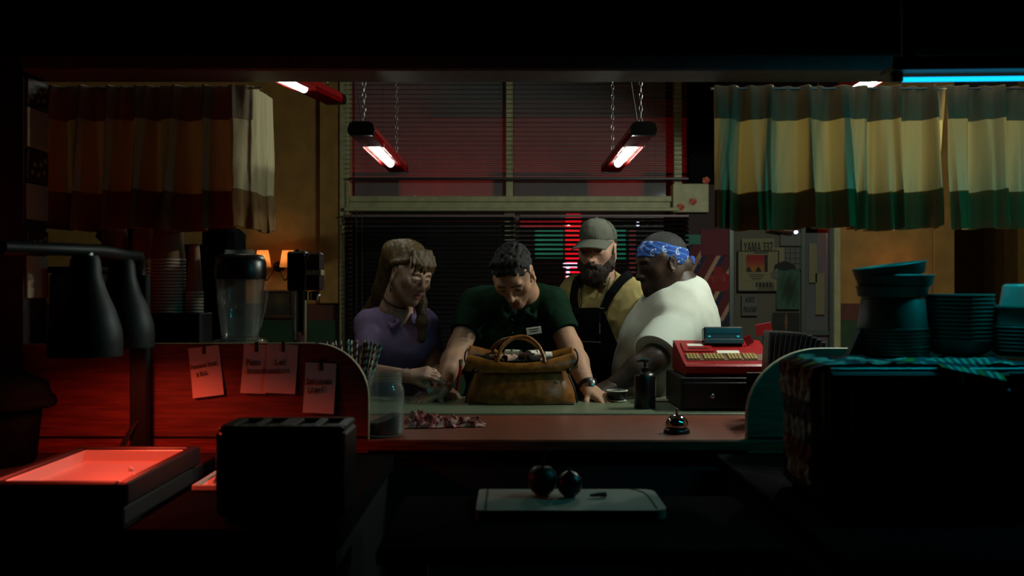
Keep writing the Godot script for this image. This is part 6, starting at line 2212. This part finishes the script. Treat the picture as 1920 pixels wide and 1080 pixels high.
func green_shirt_man() -> void:
	var skin := Color(0.46, 0.25, 0.155)
	var sm := skin_material("skin_olive")
	var green := cloth_material("green_pique", Color(0.035, 0.155, 0.09))
	mat("dark_trousers", Color(0.03, 0.03, 0.035), 0.9)
	var t := person("dark-haired man in a dark green polo shirt leaning over the bag", at(965, 700, 4.58))
	var neck := at(976, 556, 4.40)
	var sh_r := at(894, 574, 4.42)
	var sh_l := at(1031, 571, 4.38)
	var el_r := at(861, 650, 4.29)
	var wr_r := at(826, 731, 4.08)
	var el_l := at(1070, 652, 4.26)
	var wr_l := at(1104, 730, 4.08)
	var head := Transform3D(head_turn(-15, 46, 5) * Basis.from_scale(Vector3.ONE * 1.02), at(964, 517, 4.21))
	var torso := Shape.new()
	torso.cap(at(905, 583, 4.44), at(1018, 581, 4.41), 0.075, 0.075, 0.06)
	torso.cap(at(915, 625, 4.46), at(1016, 625, 4.44), 0.112, 0.112, 0.07)
	torso.cap(at(920, 690, 4.52), at(1008, 690, 4.51), 0.112, 0.112, 0.07)
	torso.cap(at(918, 760, 4.60), at(1010, 760, 4.60), 0.118, 0.118, 0.07)
	torso.cap(neck + Vector3(0, -0.01, 0), sh_r, 0.060, 0.062, 0.05)
	torso.cap(neck + Vector3(0, -0.01, 0), sh_l, 0.060, 0.062, 0.05)
	var body := torso.copy()
	body.cap(sh_r, el_r, 0.058, 0.047, 0.03).cap(el_r, el_r.lerp(wr_r, 0.35), 0.047, 0.048, 0.02).cap(el_r.lerp(wr_r, 0.35), wr_r, 0.047, 0.030, 0.02)
	body.cap(sh_l, el_l, 0.058, 0.047, 0.03).cap(el_l, el_l.lerp(wr_l, 0.35), 0.047, 0.048, 0.02).cap(el_l.lerp(wr_l, 0.35), wr_l, 0.047, 0.030, 0.02)
	body.cap(H(head, 0, -0.09, -0.05), neck + Vector3(0, -0.01, -0.01), 0.058, 0.066, 0.03)
	var b := MB.new()
	var flesh := func(_p): return skin
	body.mesh_into(b, 0.012, Transform3D(), flesh)
	head_shape({"wide": 1.0, "jaw": 1.02, "neck": 0.056, "nose": 1.03}).mesh_into(b, 0.0036, head, face_paint(skin, {"stubble": 0.35, "brow": Color(0.012, 0.009, 0.007)}))
	hand_shape(-1.0, [0.10, 0.06, 0.08, 0.12], 0.30, 0.95, 1.04).mesh_into(b, 0.0042, hand_at(wr_r, Vector3(-0.72, -0.36, 0.62), Vector3(-0.25, 1.0, 0.35)), flesh)
	hand_shape(1.0, [0.12, 0.08, 0.10, 0.16], 0.26, 0.95, 1.04).mesh_into(b, 0.0042, hand_at(wr_l, Vector3(0.62, -0.36, 0.66), Vector3(0.20, 1.0, 0.35)), flesh)
	add_part(t, "body", b.mesh(true), sm)
	var shirt := torso.grown(0.013)
	shirt.cap(sh_r, sh_r.lerp(el_r, 0.38), 0.070, 0.070, 0.03)
	shirt.cap(sh_l, sh_l.lerp(el_l, 0.38), 0.070, 0.070, 0.03)
	shirt.cut(H(head, 0, -0.06, -0.04), neck + Vector3(-0.01, 0.0, 0.01), 0.062, 0.068, 0.008)
	shirt.plane(Vector3(0, -1, 0), Vector3(0, 0.90, 0))
	shirt.fold(0.008, Vector3(13, 8, 13), 9)
	var so := wear(t, "polo_shirt", shirt, 0.0105, green)
	for q in [[sh_r, el_r], [sh_l, el_l]]:
		var c: Vector3 = q[0].lerp(q[1], 0.34)
		var dirn: Vector3 = (q[1] - q[0]).normalized()
		part(so, "cuff", tubed([c - dirn * 0.01, c + dirn * 0.060, c + dirn * 0.076], [0.074, 0.072, 0.066], 28), green)
	var col := Shape.new()
	var cp := func(x, y, z): return neck + Vector3(x - 0.004, y, z)
	for q in [-1.0, 1.0]:
		col.cap(cp.call(0, 0.050, -0.070), cp.call(q * 0.066, 0.034, -0.030), 0.013, 0.013, 0.012)
		col.cap(cp.call(q * 0.066, 0.034, -0.030), cp.call(q * 0.068, -0.004, 0.045), 0.013, 0.013, 0.012)
		col.cap(cp.call(q * 0.068, -0.004, 0.045), cp.call(q * 0.024, -0.065, 0.105), 0.013, 0.010, 0.012)
		col.cap(cp.call(q * 0.078, -0.012, 0.045), cp.call(q * 0.062, -0.085, 0.112), 0.011, 0.008, 0.018)
		col.cap(cp.call(q * 0.024, -0.065, 0.105), cp.call(q * 0.060, -0.088, 0.112), 0.009, 0.007, 0.016)
	wear(t, "collar", col, 0.006, green)
	for k in 2:
		add_part(t, "button", lathed([V(0, -0.001), V(0.006, 0), V(0.005, 0.002), V(0, 0.003)], 12), M.steel, at(961, 599 + 24 * k, 4.322 + 0.004 * k), Basis(Vector3.RIGHT, PI / 2 - 0.3))
	var tagp := add_part(t, "name_tag", box(Vector3(0.062, 0.030, 0.003), 0.001), M.white_paper, at(1001, 620, 4.268), Basis(Vector3(0, 0, 1), 0.14) * Basis(Vector3.RIGHT, 0.12))
	for k in 2:
		part(tagp, "text_line", box(Vector3(0.040 - 0.008 * k, 0.0035, 0.0006), 0.0002), M.ink, Vector3(0, 0.006 - 0.009 * k, 0.0018))
	legs(t, at(925, 800, 4.66), at(1002, 800, 4.66), M.dark_trousers)
	# short dark hair
	var hm := textured("dark_hair", Color(0.085, 0.065, 0.05), 0.85, M.weave_tex, Vector3(30, 30, 30), false)
	var hb := head.basis.orthonormalized()
	var hair := Shape.new()
	hair.egg(H(head, 0, 0.046, -0.020), Vector3(0.079, 0.084, 0.100), 0.02, hb)
	hair.cap(H(head, -0.04, 0.108, 0.045), H(head, 0.045, 0.108, 0.045), 0.022, 0.022, 0.03)
	hair.cap(H(head, -0.02, 0.088, 0.074), H(head, 0.035, 0.090, 0.074), 0.017, 0.017, 0.02)
	hair.cut(H(head, 0, -0.062, 0.085), H(head, 0, 0.0, 0.125), 0.105, 0.092, 0.008)
	hair.cut(H(head, -0.09, -0.07, 0.0), H(head, 0.09, -0.07, 0.0), 0.052, 0.052, 0.01)
	for q in [-1.0, 1.0]:
		hair.cap(H(head, q * 0.071, 0.045, 0.022), H(head, q * 0.070, -0.012, 0.024), 0.010, 0.006, 0.012)
	hair.fold(0.010, Vector3(42, 42, 42), 14)
	wear(t, "hair", hair, 0.0055, hm)
	# wrist watch
	mat("watch_strap", Color(0.03, 0.025, 0.02), 0.5)
	var ax := (wr_l - el_l).normalized()
	var u := ax.cross(Vector3.UP).normalized()
	var w2 := ax.cross(u)
	var ring := []
	for k in 21:
		var a := TAU * k / 20.0
		ring.append(wr_l - ax * 0.022 + (u * cos(a) + w2 * sin(a)) * 0.0345)
	var wt := add_part(t, "wrist_watch", tubed(ring, 0.009, 8), M.watch_strap)
	part(wt, "watch_case", lathed([V(0, -0.002), V(0.017, -0.002), V(0.018, 0.004), V(0.015, 0.007), V(0, 0.007)], 20), M.steel, wr_l - ax * 0.022 + Vector3(0.012, 0.012, 0.034), Basis(Vector3.RIGHT, 1.1))


func cap_man() -> void:
	var skin := Color(0.44, 0.25, 0.17)
	var sm := skin_material("skin_ruddy")
	var yellow := cloth_material("yellow_jersey", Color(0.68, 0.61, 0.40))
	var navy := cloth_material("navy_denim", Color(0.022, 0.026, 0.042))
	var t := person("bearded man in a grey cap, yellow shirt and dark dungarees, standing back", at(1130, 700, 4.75))
	var head := Transform3D(head_turn(-24, 6, 0) * Basis.from_scale(Vector3.ONE * 1.04), at(1121, 471, 4.66))
	var neck := at(1131, 527, 4.70)
	var sh_l := at(1180, 552, 4.70)
	var sh_r := at(1079, 549, 4.72)
	var el_l := at(1193, 645, 4.74)
	var el_r := at(1062, 645, 4.78)
	var torso := Shape.new()
	torso.cap(at(1090, 560, 4.72), at(1166, 562, 4.71), 0.072, 0.072, 0.06)
	torso.cap(at(1096, 600, 4.70), at(1160, 600, 4.70), 0.108, 0.108, 0.07)
	torso.cap(at(1096, 670, 4.70), at(1158, 670, 4.70), 0.118, 0.118, 0.07)
	torso.cap(at(1094, 740, 4.74), at(1162, 740, 4.74), 0.122, 0.122, 0.07)
	torso.cap(neck + Vector3(0, -0.02, 0), sh_r, 0.056, 0.052, 0.05)
	torso.cap(neck + Vector3(0, -0.02, 0), sh_l, 0.056, 0.052, 0.05)
	var body := torso.copy()
	body.cap(sh_r, el_r, 0.050, 0.042, 0.03).cap(el_r, el_r + Vector3(0.03, -0.24, 0.05), 0.042, 0.030, 0.02)
	body.cap(sh_l, el_l, 0.050, 0.042, 0.03).cap(el_l, el_l + Vector3(-0.03, -0.24, 0.05), 0.042, 0.030, 0.02)
	body.cap(H(head, 0, -0.10, -0.04), neck + Vector3(0, -0.02, 0), 0.057, 0.062, 0.03)
	var b := MB.new()
	var flesh := func(_p): return skin
	body.mesh_into(b, 0.013, Transform3D(), flesh)
	head_shape({"wide": 0.98, "neck": 0.055, "nose": 1.06}).mesh_into(b, 0.0036, head, face_paint(skin, {"brow": Color(0.05, 0.03, 0.02)}))
	hand_shape(-1.0, [0.4, 0.5, 0.5, 0.5], 0.1, 0.4).mesh_into(b, 0.006, hand_at(el_l + Vector3(-0.03, -0.25, 0.05), Vector3(0, -1, 0.1), Vector3(1, 0, 0.2)), flesh)
	hand_shape(1.0, [0.4, 0.5, 0.5, 0.5], 0.1, 0.4).mesh_into(b, 0.006, hand_at(el_r + Vector3(0.03, -0.25, 0.05), Vector3(0, -1, 0.1), Vector3(-1, 0, 0.2)), flesh)
	add_part(t, "body", b.mesh(true), sm)
	var shirt := torso.grown(0.011)
	shirt.cap(sh_r, sh_r.lerp(el_r, 0.85), 0.070, 0.076, 0.03)
	shirt.cap(sh_l, sh_l.lerp(el_l, 0.85), 0.070, 0.078, 0.03)
	shirt.cut(H(head, 0, -0.08, -0.04), neck + Vector3(0, 0.01, 0.012), 0.058, 0.064, 0.008)
	shirt.plane(Vector3(0, -1, 0), Vector3(0, 0.86, 0))
	shirt.fold(0.016, Vector3(14, 9, 14), 17)
	wear(t, "yellow_shirt", shirt, 0.0100, yellow)
	var ring := []
	for k in 25:
		var a := TAU * k / 24.0
		ring.append(neck + Vector3(sin(a) * 0.070, 0.018 - 0.034 * (0.5 + 0.5 * cos(a)), 0.008 + cos(a) * 0.072))
	add_part(t, "neckband", tubed(ring, 0.008, 8), yellow)
	# dungarees: bib over the chest, body below it, two straps
	var bib := torso.grown(0.024)
	var edge: float = at(0, 577, 4.58).y
	bib.plane(Vector3(0, 1, 0), Vector3(0, edge, 0))
	bib.plane(Vector3(0, 0, -1), Vector3(0, 0, -4.72))
	bib.plane(Vector3(1, 0.42, 0), at(1131, 580, 4.58), 0.01)
	bib.plane(Vector3(0, -1, 0), Vector3(0, 1.02, 0))
	var bo := wear(t, "bib", bib, 0.010, navy)
	var low := torso.grown(0.026)
	low.plane(Vector3(0, 1, 0.0), Vector3(0, at(0, 690, 4.6).y, 0))
	low.plane(Vector3(0, -1, 0), Vector3(0, 0.86, 0))
	wear(t, "dungarees", low, 0.014, navy)
	add_part(t, "strap", tubed(curve([at(1131, 580, 4.555), at(1140, 560, 4.585), at(1160, 532, 4.622), at(1177, 516, 4.66), at(1184, 517, 4.74), at(1175, 545, 4.80)]), 0.020, 12, 0.20, Vector3(0.6, 0.5, 0.9).normalized()), navy)
	add_part(t, "strap", tubed(curve([at(1078, 580, 4.585), at(1076, 556, 4.61), at(1080, 530, 4.645), at(1088, 516, 4.69), at(1090, 520, 4.78)]), 0.020, 12, 0.20, Vector3(-0.6, 0.5, 0.9).normalized()), navy)
	part(bo, "pocket_seam", tubed([at(1082, 640, 4.560), at(1126, 642, 4.548)], 0.002, 6), M.steel)
	for q in [[1129, 584, 4.542], [1080, 584, 4.565]]:
		part(bo, "buckle", box(Vector3(0.026, 0.030, 0.006), 0.002), M.brushed_dark, at(q[0], q[1], q[2]))
	legs(t, at(1100, 780, 4.78), at(1156, 780, 4.78), navy)
	# cord with a small pen hanging on it
	add_part(t, "neck_cord", tubed(curve([at(1144, 520, 4.63), at(1137, 545, 4.590), at(1128, 572, 4.552), at(1124, 606, 4.535)]), 0.0022, 6), M.choker)
	add_part(t, "neck_cord", tubed(curve([at(1096, 520, 4.66), at(1092, 545, 4.60), at(1090, 575, 4.570)]), 0.0022, 6), M.choker)
	var pen := add_part(t, "pendant", tubed([at(1124, 606, 4.534), at(1124, 626, 4.530)], 0.0042, 10), M.steel)
	# beard and hair
	var hm := textured("brown_beard", Color(0.17, 0.10, 0.06), 0.8, M.weave_tex, Vector3(30, 8, 30), false)
	var hb := head.basis.orthonormalized()
	var beard := Shape.new()
	for q in [-1.0, 1.0]:
		beard.cap(H(head, q * 0.068, -0.015, 0.004), H(head, q * 0.058, -0.060, 0.032), 0.012, 0.021, 0.02)
		beard.cap(H(head, q * 0.058, -0.060, 0.032), H(head, q * 0.026, -0.105, 0.066), 0.022, 0.030, 0.025)
		beard.cap(H(head, q * 0.004, -0.050, 0.098), H(head, q * 0.034, -0.068, 0.080), 0.0095, 0.0085, 0.012)
		beard.cap(H(head, q * 0.032, -0.064, 0.080), H(head, q * 0.036, -0.10, 0.068), 0.010, 0.016, 0.015)
	beard.cap(H(head, 0, -0.092, 0.078), H(head, 0, -0.118, 0.072), 0.027, 0.028, 0.03)
	beard.cap(H(head, -0.012, -0.11, 0.07), H(head, 0.010, -0.134, 0.064), 0.026, 0.016, 0.03)
	beard.cut(H(head, -0.017, -0.0665, 0.106), H(head, 0.017, -0.0665, 0.106), 0.0085, 0.0085, 0.004)
	beard.fold(0.008, Vector3(75, 22, 75), 25)
	wear(t, "beard", beard, 0.0052, hm)
	var hair := Shape.new()
	hair.egg(H(head, 0, 0.030, -0.030), Vector3(0.077, 0.080, 0.090), 0.02, hb)
	hair.cut(H(head, 0, -0.05, 0.09), H(head, 0, 0.05, 0.11), 0.105, 0.10, 0.008)
	hair.cap(H(head, 0.02, -0.045, -0.085), H(head, 0.035, -0.10, -0.075), 0.026, 0.016, 0.02)
	for q in [-1.0, 1.0]:
		hair.cap(H(head, q * 0.071, 0.04, 0.020), H(head, q * 0.070, -0.015, 0.012), 0.009, 0.008, 0.01)
	hair.fold(0.006, Vector3(60, 30, 60), 26)
	wear(t, "hair", hair, 0.007, hm)
	# cap: six-panel crown, band, peak and button
	var cm := cloth_material("grey_canvas", Color(0.37, 0.37, 0.33))
	var cap := Shape.new()
	cap.egg(H(head, 0, 0.060, -0.012), Vector3(0.084, 0.082, 0.102), 0.02, hb)
	cap.egg(H(head, 0, 0.095, 0.032), Vector3(0.060, 0.050, 0.055), 0.03, hb)
	cap.plane(hb * Vector3(0, -1, 0.08), H(head, 0, 0.046, 0.0), 0.004)
	cap.fold(0.003, Vector3(20, 20, 20), 41)
	var co := wear(t, "cap", cap, 0.0058, cm, "grey canvas baseball cap")
	var peak := MB.new()
	var under := func(s: float, u: float, drop: float) -> Vector3:
		var a := (s - 0.5) * 2.5
		var r0 := Vector3(sin(a) * 0.083, 0, cos(a) * 0.100 - 0.012)
		var outv := Vector3(sin(a) * 0.085, 0, 0.080 + 0.066 * cos(a * 0.62))
		var q := r0.lerp(outv, u)
		return H(head, q.x, 0.058 - 0.030 * u - 1.9 * q.x * q.x - drop, q.z)
	peak.sheet(func(s, u): return under.call(s, u, 0.0), 26, 10)
	peak.sheet(func(s, u): return under.call(s, u, 0.0035), 26, 10)
	part(co, "peak", peak.mesh(), cm)
	part(co, "button", lathed([V(0, 0), V(0.008, 0), V(0.006, 0.005), V(0, 0.006)], 12), cm, H(head, 0, 0.143, 0.004))
	for k in 3:
		var seam := []
		for j in 11:
			var a := PI * j / 10.0
			var yaw := PI / 3.0 * k + 0.3
			seam.append(H(head, cos(a) * sin(yaw) * 0.0865, 0.060 + sin(a) * 0.0830, cos(a) * cos(yaw) * 0.1035 - 0.012))
		part(co, "seam", tubed(seam, 0.0016, 5), cm)


func white_shirt_man() -> void:
	var skin := Color(0.038, 0.021, 0.014)
	var sm := skin_material("skin_dark")
	var white := cloth_material("white_jersey", Color(0.82, 0.84, 0.79))
	var t := person("large man in a white T-shirt and blue bandana, seen in profile at the right", at(1255, 700, 4.5))
	var head := Transform3D(head_turn(-74, 12, 2) * Basis.from_scale(Vector3.ONE * 1.12), at(1240, 496, 4.40))
	var neck := at(1276, 556, 4.44)
	var sh := at(1278, 604, 4.32)
	var el := at(1226, 674, 4.15)
	var wr := at(1150, 722, 4.11)
	var torso := Shape.new()
	torso.cap(at(1272, 588, 4.38), at(1262, 588, 4.56), 0.115, 0.115, 0.08)
	torso.cap(at(1256, 625, 4.44), at(1250, 625, 4.56), 0.170, 0.170, 0.08)
	torso.cap(at(1250, 672, 4.47), at(1246, 672, 4.60), 0.200, 0.200, 0.08)
	torso.cap(at(1244, 730, 4.48), at(1244, 730, 4.62), 0.205, 0.205, 0.08)
	torso.cap(at(1250, 800, 4.52), at(1250, 800, 4.66), 0.180, 0.180, 0.08)
	torso.cap(neck, sh, 0.085, 0.085, 0.06)
	torso.cap(at(1284, 560, 4.44), at(1290, 600, 4.46), 0.082, 0.090, 0.08)
	torso.cap(at(1290, 600, 4.46), at(1293, 650, 4.50), 0.088, 0.100, 0.08)
	var body := torso.copy()
	var far := at(1225, 610, 4.64)
	body.cap(sh, el, 0.072, 0.058, 0.03).cap(el, el.lerp(wr, 0.4), 0.058, 0.056, 0.02).cap(el.lerp(wr, 0.4), wr, 0.055, 0.034, 0.02)
	body.cap(far, far + Vector3(0.02, -0.28, 0.0), 0.07, 0.055, 0.03).cap(far + Vector3(0.02, -0.28, 0), far + Vector3(-0.02, -0.50, 0.06), 0.055, 0.035, 0.02)
	body.cap(H(head, 0, -0.07, -0.045), neck + Vector3(0, -0.02, 0), 0.078, 0.088, 0.04)
	var b := MB.new()
	var flesh := func(_p): return skin
	body.mesh_into(b, 0.014, Transform3D(), flesh)
	var hs := head_shape({"wide": 1.06, "jaw": 1.2, "neck": 0.068})
	hs.egg(Vector3(0, -0.075, 0.02), Vector3(0.062, 0.045, 0.062), 0.03)
	hs.cap(Vector3(-0.03, -0.02, -0.085), Vector3(0.03, -0.02, -0.085), 0.028, 0.028, 0.03)
	hs.mesh_into(b, 0.0038, head, face_paint(skin, {"lip": Color(0.10, 0.045, 0.04), "brow": Color(0.008, 0.006, 0.005), "stubble": 0.6}))
	hand_shape(1.0, [0.18, 0.22, 0.25, 0.3], 0.16, 0.7, 1.12).mesh_into(b, 0.0046, hand_at(wr, Vector3(-0.86, -0.30, 0.30), Vector3(-0.2, 0.95, 0.3)), flesh)
	hand_shape(1.0, [0.4, 0.5, 0.5, 0.5], 0.1, 0.4, 1.1).mesh_into(b, 0.007, hand_at(far + Vector3(-0.02, -0.52, 0.06), Vector3(-0.1, -1, 0.1), Vector3(1, 0, 0.2)), flesh)
	add_part(t, "body", b.mesh(true), sm)
	var shirt := torso.grown(0.013)
	var half := sh.lerp(el, 0.46)
	shirt.cap(sh, half, 0.092, 0.102, 0.022)
	shirt.cap(far, far + Vector3(0.01, -0.20, 0), 0.09, 0.09, 0.04)
	shirt.cut(H(head, 0, -0.06, -0.03), neck + Vector3(-0.02, 0.015, 0.0), 0.076, 0.094, 0.008)
	var dirn := (el - sh).normalized()
	shirt.plane(Vector3(0, -1, 0), Vector3(0, 0.84, 0))
	shirt.fold(0.011, Vector3(7, 5, 7), 33)
	var wo := wear(t, "white_shirt", shirt, 0.0105, white)
	part(wo, "cuff", tubed([half - dirn * 0.02, half + dirn * 0.06, half + dirn * 0.108, half + dirn * 0.114], [0.104, 0.108, 0.106, 0.098], 32), white)
	var collar := []
	for k in 29:
		var a := TAU * k / 28.0
		collar.append(neck + Vector3(-0.018, 0.012, 0) + Vector3(-cos(a) * 0.098, 0.040 * -cos(a), sin(a) * 0.096))
	add_part(t, "neckband", tubed(collar, 0.011, 10), white)
	legs(t, at(1250, 815, 4.50), at(1250, 815, 4.66), M.jeans, 1.25)
	# cropped hair
	var hm := textured("cropped_hair", Color(0.05, 0.042, 0.034), 0.8, M.weave_tex, Vector3(60, 60, 60), false)
	var hb := head.basis.orthonormalized()
	var hair := Shape.new()
	hair.egg(H(head, 0, 0.037, -0.015), Vector3(0.089, 0.097, 0.109), 0.02, hb)
	hair.cut(H(head, 0, -0.07, 0.10), H(head, 0, 0.0, 0.13), 0.125, 0.105, 0.006)
	hair.cut(H(head, -0.1, -0.08, -0.02), H(head, 0.1, -0.08, -0.02), 0.075, 0.075, 0.006)
	hair.fold(0.004, Vector3(120, 120, 120), 51)
	wear(t, "hair", hair, 0.0055, hm)
	# bandana: a band round the head, higher over the brow, printed, with its knot behind
	var bm := mat("blue_bandana", Color.WHITE, 0.85)
	bm.vertex_color_use_as_albedo = true
	var band := Shape.new()
	band.egg(H(head, 0, 0.032, -0.014), Vector3(0.0945, 0.104, 0.1155), 0.02, hb)
	var up := hb * Vector3(0, 0.92, -0.42).normalized()
	band.plane(up, H(head, 0, 0.074, -0.01), 0.004)
	band.plane(-up, H(head, 0, 0.006, -0.01), 0.004)
	band.fold(0.004, Vector3(14, 60, 14), 61)
	var inv := head.affine_inverse()
	var print_of := func(p: Vector3) -> Color:
		var q := inv * p
		var a := atan2(q.x, q.z) * 0.095
		var y := q.y + q.z * 0.33
		var c := Color(0.006, 0.045, 0.24)
		var gx := fposmod(a, 0.056) - 0.028
		var gy := fposmod(y + (0.009 if int(floor(a / 0.056)) % 2 == 0 else 0.0), 0.046) - 0.023
		var r := Vector2(gx, gy).length()
		if absf(r - 0.0105) < 0.0020 and gx < 0.004 or r < 0.0030 or Vector2(gx - 0.014, gy - 0.008).length() < 0.0028:
			c = Color(0.42, 0.50, 0.60)
		elif fposmod(a * 0.7 + y, 0.022) < 0.0045:
			c = Color(0.03, 0.14, 0.46)
		return c
	var bb := MB.new()
	band.mesh_into(bb, 0.0034, Transform3D(), print_of)
	var bo := add_part(t, "bandana", bb.mesh(true), bm)
	bo.set_meta("label", "blue printed bandana tied behind the head")
	var knot := Shape.new()
	var kn := H(head, 0.0, -0.006, -0.128)
	knot.ball(kn, 0.016, 0.01)
	knot.cap(kn, kn + Vector3(0.006, -0.022, 0.03), 0.009, 0.005, 0.01)
	knot.cap(kn, kn + Vector3(0.010, 0.008, -0.03), 0.009, 0.005, 0.01)
	var kb := MB.new()
	knot.mesh_into(kb, 0.004, Transform3D(), func(_p): return Color(0.012, 0.05, 0.24))
	part(bo, "knot", kb.mesh(true), bm)
	add_part(t, "earring", lathed([V(0, -0.004), V(0.004, 0), V(0, 0.004)], 12), M.chrome, H(head, 0.086, -0.032, -0.004))
